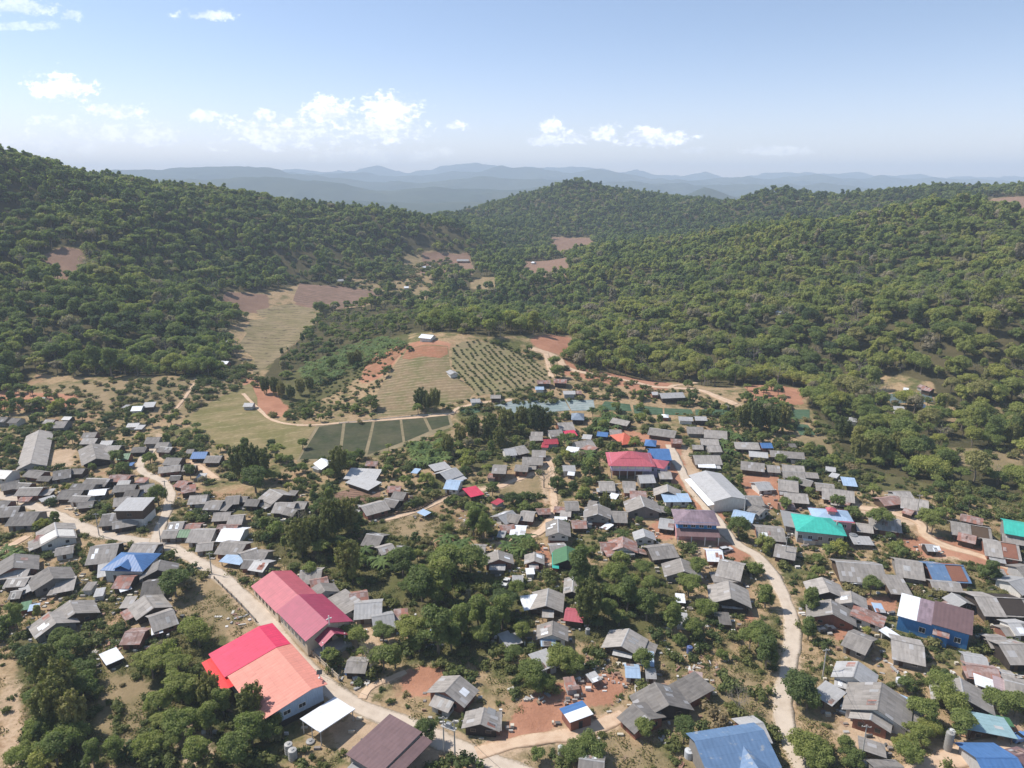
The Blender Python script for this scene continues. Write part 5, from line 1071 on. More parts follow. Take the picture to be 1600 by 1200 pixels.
def field(name, px, mat, lift=.08, step=3.0):
    """a sheet laid on the ground, outline subdivided and filled"""
    import bmesh
    q = GP(px); n = len(q); P = []
    for i in range(n):
        a, b_ = np.array(q[i]), np.array(q[(i+1) % n]); k = max(1, int(np.linalg.norm(b_ - a) / step))
        for j in range(k): P.append(a + (b_ - a) * j / k)
    P = np.array(P); x0, y0 = P.min(0); x1, y1 = P.max(0); gx, gy = np.meshgrid(np.arange(x0, x1, step), np.arange(y0, y1, step)); gx, gy = gx.ravel(), gy.ravel()
    ins = inpoly(gx, gy, q) & (segdist(gx, gy, q + [q[0]]) > step * .5)
    from mathutils.geometry import delaunay_2d_cdt
    from mathutils import Vector
    allp = [Vector((float(a), float(b_))) for a, b_ in P] + [Vector((float(a), float(b_))) for a, b_ in zip(gx[ins], gy[ins])]
    res = delaunay_2d_cdt(allp, [], [list(range(len(P)))], 1, 1e-4)
    V = [(v.x, v.y, Hxy(v.x, v.y) + lift) for v in res[0]]; me = bpy.data.meshes.new(name); me.from_pydata(V, [], [f for f in res[2]]); me.materials.append(mat)
    bm = bmesh.new(); bm.from_mesh(me)
    for f in bm.faces:
        f.normal_update()
        if f.normal.z < 0: f.normal_flip()
    bm.to_mesh(me); bm.free(); me.update()
    o = bpy.data.objects.new(name, me); S.collection.objects.link(o); struct(o); return q
paddy = fieldmat('paddy', (.25,.20,.105), (.17,.155,.065), True, (.36,.29,.17), 9.0, .07, .5, 1.6)
terr = fieldmat('terrace', (.27,.215,.13), (.20,.17,.09), True, (.085,.065,.04), 8.5, .2, .25, 2.2)
crop = fieldmat('crop_rows', (.235,.175,.105), (.15,.145,.065), True, (.33,.255,.165), 3.1, .30, .03, .9)
redsoil = fieldmat('red_soil', (.34,.155,.095), (.27,.145,.085), True, (.33,.2,.13), 3.1, .25, .03, .9)
orch = fieldmat('orchard_soil', (.25,.20,.12), (.22,.20,.10))
dark = fieldmat('netted_plot', (.048,.062,.030), (.095,.092,.052), True, (.085,.08,.06), 1.6, .4, .05, .8)
pale = fieldmat('plastic_plot', (.22,.28,.27), (.31,.35,.34), True, (.20,.25,.26), 2.2, .45, .08, .5)
green = fieldmat('green_plot', (.055,.10,.06), (.075,.13,.075), True, (.12,.16,.11), 2.0, .3, .1, .3)
plough = fieldmat('ploughed', (.20,.125,.09), (.26,.165,.12), True, (.12,.075,.055), 1.7, .45, -.2, .3)
brown = fieldmat('bare_slope', (.26,.17,.13), (.20,.135,.10), True, (.14,.10,.075), 7.0, .3, .1, 1.2)
bund = fieldmat('bund_earth', (.27,.22,.14), (.20,.17,.10))
water = plain('pond_water', (.12,.16,.17), .15, .15, .02, .5)
field('rice_field', [(285,656),(330,628),(392,598),(402,622),(402,640),(430,655),(465,666),(494,667),(478,690),(465,719),(400,712),(335,692)], paddy, .10)
field('rice_field', [(395,586),(415,575),(440,553),(462,535),(490,512),(496,492),(475,486),(430,492),(392,500),(385,522),(372,540),(398,560)], terr, .10)
field('brown_field', [(468,443),(530,447),(600,456),(578,473),(545,480),(500,483),(458,470)], brown, .1)
field('brown_field', [(400,485),(455,474),(500,484),(470,492),(410,496)], terr, .12)
field('crop_field', [(633,547),(662,539),(700,541),(703,572),(718,592),(740,614),(732,624),(664,640),(657,647),(590,651),(587,620),(600,595),(616,572)], crop, .10)
field('red_soil', [(636,546),(662,540),(699,542),(700,553),(688,560),(660,557),(640,562),(628,560)], redsoil, .13)
field('red_soil', [(600,556),(628,541),(634,545),(612,568),(596,582),(572,588),(566,582)], redsoil, .11)
OQ = field('orchard_field', [(707,545),(722,534),(745,532),(800,547),(830,558),(852,575),(862,592),(845,606),(800,611),(748,618),(722,592),(706,572)], orch, .10)
plots = [[(499,667),(535,662),(528,716),(468,718)], [(540,661),(582,657),(568,712),(533,714)], [(586,657),(624,653),(629,691),(574,711)], [(628,653),(660,651),(671,674),(633,690)], [(665,651),(699,648),(703,664),(675,672)]]
field('plot_banks', [(494,666),(560,657),(702,646),(708,666),(670,682),(632,697),(570,716),(463,722)], bund, .06)
for q in plots: field('netted_plot', q, dark, .12)
for q in [[(772,634),(800,627),(840,626),(882,625),(891,641),(850,645),(800,648)], [(884,625),(927,625),(930,641),(893,642)]]: field('plastic_plot', q, pale, .12)
for q in [[(715,640),(745,630),(770,629),(768,640),(730,648)], [(945,627),(984,632),(987,643),(935,641)], [(989,633),(1035,638),(1036,649),(991,646)], [(1038,638),(1080,640),(1084,649),(1038,649)], [(1086,640),(1140,640),(1140,648),(1087,649)], [(1238,640),(1265,640),(1265,655),(1240,655)], [(1240,662),(1262,664),(1275,680),(1250,680)]]: field('green_plot', q, green, .12)
field('pond', [(1385,616),(1455,613),(1458,628),(1392,631)], water, .14)
field('ploughed_field', [(520,772),(555,762),(595,765),(593,780),(558,789),(528,784)], plough, .12)
FQ = [GP(p) for p in [[(285,656),(330,628),(392,598),(402,622),(402,640),(430,655),(465,666),(494,667),(478,690),(465,719),(400,712),(335,692)], [(395,586),(440,553),(496,500),(475,486),(430,492),(392,500),(372,540),(398,560)], [(468,443),(600,456),(545,480),(458,470)],
      [(633,547),(662,539),(700,541),(703,572),(740,614),(732,624),(657,647),(590,651),(587,620)], [(707,545),(722,534),(800,547),(852,575),(862,592),(800,611),(748,618),(706,572)], [(494,666),(702,646),(708,666),(632,697),(570,716),(463,722)], [(770,634),(930,624),(932,643),(800,650)],
      [(935,626),(1140,640),(1140,650),(935,643)], [(1238,640),(1265,640),(1265,655),(1240,655)], [(1385,616),(1455,613),(1458,628),(1392,631)], [(520,772),(595,765),(593,780),(528,784)]]]
NOPLANT += FQ
DRYQ = [GP(p) for p in DRY]

# ---------------------------------------------------------------- plants: all positions, then the largest in view become things
PL = []     # x, y, height, shape key, tint, kind
def roadfree(x, y, m=1.0): return roaddist(np.array([x]), np.array([y]))[0] > m
# trees one can point to: base pixel, height, shape, tint
NAMED = [(275,932,9.5,'round',.15),(665,1162,6.5,'round',.10),(1153,1118,7,'round',.92),(1068,1160,7,'round',.12),(1006,1150,5,'round',.42),(1003,1050,7,'round',.3),(1153,843,9.5,'round',.18),(1370,830,9,'spread',.35),(1448,832,9,'spread',.45),(1455,835,7,'round',.3),
 (1300,730,7,'round',.5),(312,1012,8,'round',.55),(740,840,11,'tall',.3),(755,845,10,'tall',.4),(870,765,7,'round',.05),(850,762,9,'bare',.95),(895,775,7,'tall',.05),(262,700,7,'tall',.3),(185,728,8,'round',.2),(248,790,9,'round',.25),(230,800,6,'round',.4),
 (60,640,9,'round',.45),(95,645,8,'low',.72),(115,640,7,'round',.1),(30,645,9,'round',.1),(62,660,7,'round',.3),(130,660,7,'round',.1),(20,635,8,'tall',.1),(685,1022,18,'tall',.2),(640,1010,12,'spread',.6),(655,1018,10,'round',.2),(705,1015,8,'round',.12),(720,1000,14,'tall',.3),
 (580,1055,13,'bare',.9),(600,1050,8,'round',.35),(618,1045,9,'tall',.45),(560,1010,6,'round',.5),(770,1000,13,'tall',.25),(785,985,14,'tall',.3),(748,985,14,'tall',.35),(735,900,11,'round',.3),(700,905,12,'round',.4),(690,940,13,'tall',.5),(660,940,12,'round',.15),(630,900,11,'round',.12),
 (980,955,10,'tall',.15),(1010,970,9,'tall',.2),(1050,990,9,'tall',.35),(1080,1000,7,'round',.4),(880,1045,8,'low',.5),(895,1050,6,'low',.3),(830,1075,8,'round',.3),(845,1080,6,'low',.35),(815,1000,6,'round',.5),(905,925,13,'tall',.15),(925,970,13,'tall',.18),(950,965,9,'round',.3),(960,920,9,'round',.4),
 (1015,930,7,'round',.4),(1075,935,8,'spread',.4),(1090,900,7,'round',.35),(1196,1045,9,'tall',.1),(1185,1010,8,'round',.25),(1245,1100,9,'round',.06),(1260,1110,7,'round',.12),(1195,950,7,'tall',.3),(1262,1000,6,'tall',.2),(1265,960,8,'tall',.25),(1360,930,7,'round',.25),
 (1330,815,7,'low',.25),(1240,760,6,'round',.2),(1225,800,6,'round',.35),(1295,870,6,'low',.4),(1310,860,5,'low',.35),(1150,560,9,'tall',.2),(400,770,12,'round',.1),(120,1075,12,'low',.12),(95,1060,11,'round',.1),(110,1030,10,'round',.25),(130,1100,12,'round',.15),(60,1110,9,'round',.15),(70,1150,10,'low',.4),
 (110,1170,12,'low',.3),(90,1195,11,'round',.2),(40,1195,9,'low',.45),(240,1060,11,'spread',.55),(255,1045,12,'low',.55),(280,1065,11,'spread',.5),(300,1100,10,'low',.45),(285,1100,12,'spread',.5),(250,1120,10,'round',.5),(290,1150,12,'low',.35),(330,1150,11,'tall',.45),(180,1190,9,'round',.35),(235,1180,9,'low',.5),
 (395,1165,13,'round',.3),(370,1195,12,'round',.28),(420,1150,9,'low',.25),(350,1120,10,'tall',.4),(310,1195,10,'round',.45),(200,1085,5,'low',.1),(300,1000,7,'round',.5),(485,905,6,'round',.4),(548,1000,6,'low',.35),(900,1190,6,'low',.25),(920,1185,7,'low',.3),(840,1190,4,'low',.3),(1110,760,5,'round',.5),(1155,760,5,'round',.4),
 (1560,1110,7,'low',.3),(1585,1120,7,'round',.3),(1440,1130,7,'round',.4),(1480,1110,8,'low',.5),(1470,1080,7,'low',.4),(1500,1150,7,'round',.35),(1430,1160,6,'low',.5),(1420,1190,6,'low',.4),(1260,1180,7,'low',.5),(1275,1195,6,'low',.4),(1330,1195,5,'low',.2),(1545,910,7,'tall',.1),(1545,905,6,'tall',.15),(1400,860,5,'low',.5),
 (150,585,17,'tall',.2),(175,590,17,'tall',.22),(8,590,12,'tall',.1),(310,585,12,'tall',.3),(115,590,9,'spread',.4),(372,560,9,'tall',.15),(580,640,9,'tall',.1),(582,655,4,'low',.3),(640,548,5,'tall',.1),(600,590,5,'tall',.1),(607,580,5,'tall',.1),(450,655,5,'low',.15),(870,590,10,'tall',.3),(866,575,9,'tall',.35),(900,550,7,'tall',.3),
 (925,545,10,'round',.78),(827,550,5,'tall',.3),(717,595,3,'low',.2),(835,675,4,'low',.4),(1110,650,5,'low',.4),(1000,640,5,'low',.4),(1130,645,5,'low',.7),(500,600,9,'tall',.15),(520,580,9,'tall',.2),(1075,605,6,'tall',.2),(1295,655,8,'low',.2),(1345,650,9,'round',.3)]
SHI = {}
for i, s_ in enumerate(NEARKIND): SHI.setdefault(s_, []).append(i)
for i, (u, v, h, sh, ti) in enumerate(NAMED):
    if v > 960 and h >= 8.5 and u < 1000: h *= .72
    ti = min(1, ti + .08)
    x, y, z = G(u, v); PL.append((x, y, h, 'bare' if sh == 'bare' else SHI[sh][i % len(SHI[sh])], ti, 1))
BB = [(390,752,15),(375,750,13),(408,752,13),(658,640,11),(680,642,11),(668,643,9),(835,675,13),(815,672,11),(850,675,11),(530,745,12),(1180,672,13),(1205,675,12),(1160,668,11),(1225,668,10),(740,690,11),(765,690,12),(790,680,12),(720,700,10),(700,712,9),(780,700,9),
      (440,622,9),(455,625,8),(470,618,9),(485,612,8),(430,618,10),(415,615,9),(550,575,9),(560,570,9),(918,975,12),(945,800,7),(1340,720,11),(1370,725,12),(1290,650,10),(1320,650,10),(1315,690,11),(1345,700,11),(1400,715,11),(1580,700,11),(1590,680,10),(545,905,12),(470,870,12),(500,860,11),(520,840,13),(545,835,12)]
BB += [(75,1080,11), (100,1110,12), (85,1140,11), (120,1150,10), (330,1110,9), (395,1130,9)]
for i, (u, v, h) in enumerate(BB):
    x, y, z = G(u, v); PL.append((x, y, h, 'bamboo%d' % (i % 3), random.uniform(.0, .9) if h < 13 else random.uniform(0, .35), 2))
# dense village woods
def jitter_grid(x0, x1, y0, y1, s, r):
    gx, gy = np.meshgrid(np.arange(x0, x1, s), np.arange(y0, y1, s)); gx = gx.ravel() + r.uniform(-.45, .45, gx.size) * s; gy = gy.ravel() + r.uniform(-.45, .45, gy.size) * s; return gx, gy
r = np.random.default_rng(11)
for qi, q in enumerate(WOODQ):
    ax = [a for a, b_ in q]; ay = [b_ for a, b_ in q]; gx, gy = jitter_grid(min(ax), max(ax), min(ay), max(ay), 7.0, r)
    ok = inpoly(gx, gy, q) & (r.random(gx.size) > (.60 if qi in (1, 2, 3, 4) else .48)) & ~hits_house(gx, gy, 1.6) & (roaddist(gx, gy) > 2.0)
    for x, y in zip(gx[ok], gy[ok]):
        PL.append((x, y, r.uniform(3.8, 8.2), int(r.choice([0, 1, 2, 3, 4, 5, 6, 7, 8])), float(np.clip(r.normal(.40, .22), 0, .85) if r.random() > .07 else .93), 1))
# scattered trees through the village
gx, gy = jitter_grid(-330, 330, 95, 352, 9.6, r); u_, v_, _z = PX(gx, gy, HV(gx, gy)); ok = (u_ > -300) & (u_ < 1900) & ~hits_house(gx, gy, 1.8) & (roaddist(gx, gy) > 1.8) & ~in_forest(gx, gy)
for q in NOPLANT + DRYQ: ok &= ~inpoly(gx, gy, q)
ok &= ~(inpoly(gx, gy, GP([(0,940),(430,960),(430,1200),(0,1200)])) & (r.random(gx.size) < .6))
dens = vnoise(gx, gy, 30, 61) + r.uniform(-.3, .3, gx.size); ok &= dens > -.16
SC = [(x, y) for x, y in zip(gx[ok], gy[ok])]
for x, y in SC: PL.append((x, y, r.uniform(3.0, 6.8), int(r.choice([0, 1, 2, 3, 4, 5, 6, 7, 9])), float(np.clip(r.normal(.42, .2), 0, .8) if r.random() > .05 else .95), 1))
# hedging between the houses, lower
gx, gy = jitter_grid(-330, 330, 95, 352, 4.6, r); u_, v_, _z = PX(gx, gy, HV(gx, gy)); ok = (u_ > -250) & (u_ < 1850) & ~hits_house(gx, gy, .9) & (roaddist(gx, gy) > .8) & ~in_forest(gx, gy)
for q in NOPLANT: ok &= ~inpoly(gx, gy, q)
dd = vnoise(gx, gy, 14, 62) + r.uniform(-.35, .35, gx.size); ok &= dd > -.03
BU = [(x, y, r.uniform(1.0, 2.3)) for x, y in zip(gx[ok], gy[ok])]
gx, gy = jitter_grid(-330, 330, 85, 360, 2.4, r); u_, v_, _z = PX(gx, gy, HV(gx, gy)); ok = (u_ > -250) & (u_ < 1850) & ~hits_house(gx, gy, .3) & (roaddist(gx, gy) > .5) & ~in_forest(gx, gy)
for q in NOPLANT + DRYQ: ok &= ~inpoly(gx, gy, q)
dd = vnoise(gx, gy, 11, 63) + vnoise(gx, gy, 37, 64) + r.uniform(-.4, .4, gx.size); ok &= dd > .10
BU += [(x, y, r.uniform(.5, 1.1)) for x, y in zip(gx[ok], gy[ok])]
# scrub on the valley edges and the hill's left flank
for poly, sp, lo, hi in [([(440,655),(500,600),(560,570),(640,540),(600,590),(588,650)], 3.5, .6, 1.4), ([(60,605),(300,590),(380,590),(330,640),(280,650),(100,640)], 4.5, .8, 2.2), ([(300,600),(350,565),(400,570),(410,600),(330,640),(300,640)], 4, 1, 2.6), ([(860,560),(1100,615),(1130,640),(950,625),(700,650),(740,620),(860,605)], 4.0, .8, 2.2),
                         ([(0,990),(330,960),(330,1200),(0,1200)], 2.6, .5, 1.3), ([(750,530),(880,560),(870,590),(850,570)], 3.5, 1, 2.2), ([(440,440),(700,400),(740,440),(640,470)], 7, 1.5, 4)]:
    q = GP(poly); ax = [a for a, b_ in q]; ay = [b_ for a, b_ in q]; gx, gy = jitter_grid(min(ax), max(ax), min(ay), max(ay), sp, r); ok = inpoly(gx, gy, q) & ~hits_house(gx, gy, .6) & (roaddist(gx, gy) > .8) & (r.random(gx.size) > .35)
    for f in FQ: ok &= ~inpoly(gx, gy, f)
    BU += [(x, y, r.uniform(lo, hi)) for x, y in zip(gx[ok], gy[ok])]
# forest on the hills
def visible_cols(x, y, m=90):
    u, v, zc = PX(x, y, HV(x, y)); return (u > -m) & (u < 1600 + m) & (zc > 20)
gx, gy = jitter_grid(-700, 700, 230, 640, 6.8, r); ok = visible_cols(gx, gy) & in_forest(gx, gy) & (roaddist(gx, gy) > 2.5) & ~hits_house(gx, gy, 3); ok &= r.random(gx.size) + .5 * vnoise(gx, gy, 25, 81) > .10
FN = np.stack([gx[ok], gy[ok]], 1)
gx, gy = jitter_grid(-1300, 1300, 640, 1650, 8.0, r); ok = visible_cols(gx, gy) & in_forest(gx, gy) & ~hits_house(gx, gy, 4) & (r.random(gx.size) > .06); FF = np.stack([gx[ok], gy[ok]], 1)
# drop what stands wholly behind the ridges as seen from anywhere near the camera
def occl(P):
    x, y = P[:, 0], P[:, 1]; z = HV(x, y) + 14; ok = np.ones(len(x), bool)
    for f in np.linspace(.25, .97, 36): ok &= (CAMZ + 25 + (z - CAMZ - 25) * f) > HV(x * f, y * f) - 6
    return P[ok]
VT = GP([(400,400),(640,378),(790,378),(790,455),(690,475),(600,500),(450,470)]); VC = GP([(365,560),(415,545),(440,575),(425,630),(370,630),(335,605)])
def thin(P): k_ = ~(inpoly(P[:, 0], P[:, 1], VT) & (r.random(len(P)) < .5)) & ~inpoly(P[:, 0], P[:, 1], VC); return P[k_]
FF = thin(occl(FF)); FN = thin(occl(FN))
wood_tint = lambda P, r: np.clip(.40 + vnoise(P[:, 0], P[:, 1], 60, 71) * .35 + vnoise(P[:, 0], P[:, 1], 18, 72) * .25 + r.normal(0, .17, len(P)) + np.where(P[:, 1] > 1000, -.12, np.where(P[:, 0] > 40, .10, -.02)), 0, .84)
tn = wood_tint(FN, r); tf = wood_tint(FF, r); bn = r.random(len(FN)) < .07; tn[bn] = r.uniform(.88, 1, bn.sum()); bf = r.random(len(FF)) < .03; tf[bf] = r.uniform(.88, 1, bf.sum())
hn = (5.5 + 9.5 * r.random(len(FN)) ** 1.3) * np.where(inpoly(FN[:, 0], FN[:, 1], right_wood), 1.0, 1) * np.where(inpoly(FN[:, 0], FN[:, 1], GP([(390,605),(430,555),(495,500),(560,480),(650,478),(665,510),(600,538),(540,550),(470,590),(425,622)])), .55, 1); hf = 7 + 8.5 * r.random(len(FF)) ** 1.2
for (x, y), h, ti in zip(FN, hn, tn): PL.append((x, y, h, None, ti, 3))
BARE = [GP([(142,1005),(212,1005),(235,1060),(200,1180),(150,1195),(158,1100)]), GP([(-60,1040),(38,1040),(30,1200),(-60,1230)]), GP([(440,1040),(500,1130),(560,1150),(520,1200),(450,1150)])]
def inb(x, y): return any(bool(inpoly(np.array([x]), np.array([y]), q)[0]) for q in BARE)
PL = [p for p in PL if not inb(p[0], p[1])]; BU = [p for p in BU if not (inb(p[0], p[1]) and rr2.random() < .8)]
# rank by projected size; the 290 largest broadleaf trees in the frame are things
PA = np.array([(p[0], p[1], p[2]) for p in PL]); pz = HV(PA[:, 0], PA[:, 1]); U, Vv, ZC = PX(PA[:, 0], PA[:, 1], pz + PA[:, 2] * .6)
infr = (U > 2) & (U < 1598) & (Vv < 1196); size_px = PA[:, 2] / ZC * infr
kinds = np.array([p[5] for p in PL]); big = np.where(kinds != 2)[0]; order = big[np.argsort(-size_px[big])][:285]; isthing = set(order.tolist())
_ = 0
TINTW = [(.12, 'very dark green'), (.28, 'dark green'), (.45, 'mid-green'), (.62, 'olive-green'), (.86, 'yellow-green'), (2, 'bare grey-brown')]
SHW = {'round': 'round-crowned', 'tall': 'upright', 'spread': 'flat-topped', 'low': 'low spreading', 'bare': 'leafless'}
rest = []
def place_plant(kind, crown, stem, cn, sn, x, y, z, sc, tint, grp):
    a = rr2.uniform(0, 6.28); root = bpy.data.objects.new(kind, None); S.collection.objects.link(root); root.location = (x, y, z); root.rotation_euler = (0, 0, a); root.scale = (sc * rr2.uniform(.88, 1.15),) * 2 + (sc,)
    for me, nm in ((crown, cn), (stem, sn)):
        o = bpy.data.objects.new(nm, me); S.collection.objects.link(o); o.parent = root; o['tint'] = float(tint)
    root['group'] = grp; return root
for i, p in enumerate(PL):
    x, y, h, k, ti, kd = p; z = pz[i]
    if kd == 2:
        if not infr[i]: continue
        c, s_ = PROTO[('bamboo', int(k[-1]))]; o = place_plant('bamboo_clump', c, s_, 'crown', 'stem', x, y, z, h / 10, ti, 'bamboo clumps of the valley')
        THINGS.append((o, U[i], Vv[i], ('tall ' if h > 11.5 else 'small ' if h < 9 else '') + ('dark ' if ti < .3 else 'yellowish ' if ti > .6 else '') + 'feathery bamboo clump', 'bamboo', None)); continue
    if i in isthing:
        if k is None: k = rr2.choice([0, 1, 2, 6, 8, 4])
        if k == 'bare' or ti > .9:
            if ti > .9: c, s_ = PROTO['bare_crown'], PROTO['bare']
            else: c, s_ = PROTO['bare_crown'], PROTO['bare']
            o = place_plant('bare_tree', c, s_, 'crown', 'trunk', x, y, z, h / 10, .95, 'leafless trees'); d = 'grey-brown nearly leafless tree'
        else:
            c, s_ = PROTO[('near', k)]; o = place_plant('broadleaf_tree', c, s_, 'crown', 'trunk', x, y, z, h / 10, ti, 'broadleaf trees between the houses')
            d = [w_ for t_, w_ in TINTW if ti < t_][0] + ' ' + SHW[NEARKIND[k]] + ' tree'
        if h < 5: d = 'small ' + d
        elif h > 11.5: d = 'tall ' + d
        THINGS.append((o, U[i], Vv[i], d, 'tree', None))
    else: rest.append((x, y, z, h / 10, ti, kd))
near_rest = [q for q in rest if q[5] == 1]; hill_rest = [q for q in rest if q[5] == 3]
def sc_(name, srcs, L_, label, seed, cat='trees'):
    A_ = np.array([q[:5] for q in L_]); scatter(name, srcs, A_[:, :3], A_[:, 3], A_[:, 4], label, seed=seed)
sc_('smaller_trees', FSRC[:7], near_rest, 'smaller trees growing in the gaps between the houses', 21)
sc_('hillside_forest', FSRC, hill_rest, 'unbroken green forest covering the near hillsides around the village', 22)
zf = HV(FF[:, 0], FF[:, 1]); scatter('distant_forest', FFAR, np.stack([FF[:, 0], FF[:, 1], zf], 1), hf / 10, tf, 'far forest covering the ridges and the central mountain', seed=23)
B = np.array(BU); zb = HV(B[:, 0], B[:, 1]); scatter('undergrowth', BSRC, np.stack([B[:, 0], B[:, 1], zb], 1), B[:, 2] / 1.1, np.clip(r.normal(.47, .25, len(B)), 0, 1), 'undergrowth and garden scrub between houses and fields', seed=24)
# weeds and dry grass tufts
gx, gy = jitter_grid(-200, 200, 84, 240, 1.9, r); u_, v_, _z = PX(gx, gy, HV(gx, gy)); ok = (u_ > -40) & (u_ < 1640) & ~hits_house(gx, gy, .2) & (roaddist(gx, gy) > .3) & (vnoise(gx, gy, 8, 65) + r.uniform(-.4, .4, gx.size) > .0)
for q in NOPLANT[:len(RED) + len(PALE)]: ok &= ~inpoly(gx, gy, q)
gx, gy = gx[ok], gy[ok]; scatter('grass', [BSRC_G], np.stack([gx, gy, HV(gx, gy)], 1), r.uniform(.6, 1.3, len(gx)), np.clip(r.normal(.80, .12, len(gx)), 0, 1), 'tufts of dry grass and weeds on open ground', seed=25)
# banana plants
BQ = [[(640,700),(700,690),(705,730),(650,735)], [(470,575),(540,545),(600,530),(640,540),(600,560),(560,575),(480,610)], [(940,640),(985,660),(960,690),(930,680)], [(1120,670),(1160,690),(1150,720),(1120,710)], [(880,690),(930,700),(925,720),(880,715)], [(780,830),(830,850),(815,880),(790,870)], [(560,870),(620,860),(640,880),(590,900)], [(1180,620),(1240,640),(1240,670),(1190,650)], [(690,850),(740,845),(740,870),(700,875)], [(0,860),(30,870),(30,900),(0,890)]]
bl = []
for qi, pq in enumerate(BQ):
    q = GP(pq); ax = [a for a, b_ in q]; ay = [b_ for a, b_ in q]; gx, gy = jitter_grid(min(ax), max(ax), min(ay), max(ay), 3.4 if qi != 1 else 4.2, r); ok = inpoly(gx, gy, q) & ~hits_house(gx, gy, 1)
    bl += [(x, y, qi) for x, y in zip(gx[ok], gy[ok])]
bs = [(x, y, Hxy(x, y), r.uniform(.8, 1.25), r.random()) for x, y, qi in bl]; sz = [(.0 if False else s_[3] / PX(s_[0], s_[1], s_[2])[2]) for s_ in bs]; od = np.argsort(-np.array(sz)); nb_ = 110
for i in od[:nb_]:
    x, y, z, s_, ti = bs[i]; c, st_ = PROTO['banana']; o = place_plant('banana_plant', c, st_, 'leaves', 'stem', x, y, z, s_, ti, 'banana plants in the gardens'); u, v, _ = PX(x, y, z + 2); THINGS.append((o, u, v, 'bright green banana plant', 'banana plant', None))
if len(od) > nb_:
    A_ = np.array([bs[i] for i in od[nb_:]]); scatter('banana_grove', [PROTO['banana_joined']], A_[:, :3], A_[:, 3], A_[:, 4], 'dense banana planting on the slope left of the crop hill', seed=26)
# orchard shrubs in rows
import itertools
q0 = np.array(OQ); ax0, ax1 = q0[:, 0].min(), q0[:, 0].max(); ay0, ay1 = q0[:, 1].min(), q0[:, 1].max(); ob = []
ca, sa = math.cos(.42), math.sin(.42)
for a_, b__ in itertools.product(np.arange(-80, 80, 3.7), np.arange(-80, 80, 2.9)):
    x = (ax0 + ax1) / 2 + a_ * ca - b__ * sa; y = (ay0 + ay1) / 2 + a_ * sa + b__ * ca; ob.append((x + rr2.uniform(-.4, .4), y + rr2.uniform(-.4, .4))) if rr2.random() > .09 else None
ob = np.array(ob); ob = ob[inpoly(ob[:, 0], ob[:, 1], OQ)]; zz = HV(ob[:, 0], ob[:, 1]); od = np.argsort(ob[:, 1])
for i in od[:290]:
    o = bpy.data.objects.new('orchard_shrub', BSRC[i % 5]); S.collection.objects.link(o); s_ = rr2.uniform(.55, .8); o.location = (ob[i, 0], ob[i, 1], zz[i]); o.scale = (s_, s_, s_ * 1.1); o.rotation_euler = (0, 0, rr2.uniform(0, 6)); o['tint'] = rr2.uniform(.1, .5)
    tag(o, 'small clipped shrub in the even rows of the hillside orchard', 'shrub', 'orchard shrubs in rows on the hillside')
if len(od) > 290: i_ = od[290:]; scatter('orchard_rows', BSRC, np.stack([ob[i_, 0], ob[i_, 1], zz[i_]], 1), r.uniform(.55, .8, len(i_)), r.uniform(.1, .5, len(i_)), 'far rows of the hillside orchard', seed=27)

# ---------------------------------------------------------------- poles, wires, fences, vehicles, tanks, litter
POLES = []
def pole(u, v, h, lab, arm=1, lamp=False):
    x, y, z = G(u, v); root = empty('utility_pole', (x, y, z), rr2.uniform(-.3, .3)); mb = MB(); mb.tube([(0, 0, -.5), (0, 0, h)], [.17, .11], CONC, 8); mb.build('post', root)
    if arm:
        mb = MB(); mb.box(-.9, .9, -.06, .06, h - .5, h - .38, CONC)
        for x_ in (-.8, -.3, .3, .8): mb.tube([(x_, 0, h - .38), (x_, 0, h - .18)], .05, WHITE, 6)
        mb.build('crossarm', root)
    if lamp: mb = MB(); mb.slab([(-.6, -.5, h + .1), (.6, -.5, h + .1), (.6, .5, h + .5), (-.6, .5, h + .5)], .05, DARK); mb.build('solar_panel', root); mb = MB(); mb.tube([(0, 0, h - .6), (0, -.9, h - .3)], .05, WHITE, 5); mb.box(-.15, .15, -1.3, -.8, h - .38, h - .26, WHITE); mb.build('lamp', root)
    tag(root, lab, 'pole', 'concrete poles of the village'); POLES.append((x, y, z + h)); return root
pole(503, 1097, 7.5, 'pole with a solar panel on top between the salmon hall and the road', 0, True)
a = pole(694, 1178, 9, 'left one of the two power poles right of the round roadside tree'); b_ = pole(711, 1184, 9, 'right one of the two power poles right of the round roadside tree')
pole(1285, 1060, 8, 'power pole in the garden beside the pyramid-hipped grey roof'); pole(1345, 1192, 9, 'power pole beside the small grey shed at the bottom'); pole(155, 837, 8, 'power pole on the roadside near the two-storey house')
pole(252, 852, 8, 'power pole standing at the road fork'); pole(261, 783, 8, 'power pole on the road bend above the fork'); pole(1432, 806, 8, 'power pole by the fan of grey roofs at upper right'); pole(1226, 875, 8, 'power pole left of the small grey house beside the road, lower plaza')
pole(1162, 808, 8, 'power pole behind the pale blue roof by the long white hall'); pole(331, 897, 7, 'pole on the left verge of the road above the open meadow')
p0, p1 = (POLES[1], POLES[2]); x, y, z = [(p0[i] + p1[i]) / 2 for i in range(3)]
pl = empty('transformer_platform', (x, y, z - 2.2), math.atan2(p1[1] - p0[1], p1[0] - p0[0])); mb = MB(); mb.box(-1.6, 1.6, -.5, .5, 0, .12, CONC); mb.build('deck', pl); mb = MB(); mb.box(-.5, .5, -.35, .35, .12, 1.1, plain('grey_paint', (.35,.36,.37), .5)); mb.build('transformer', pl)
tag(pl, 'transformer on a platform held between the twin power poles', 'transformer')
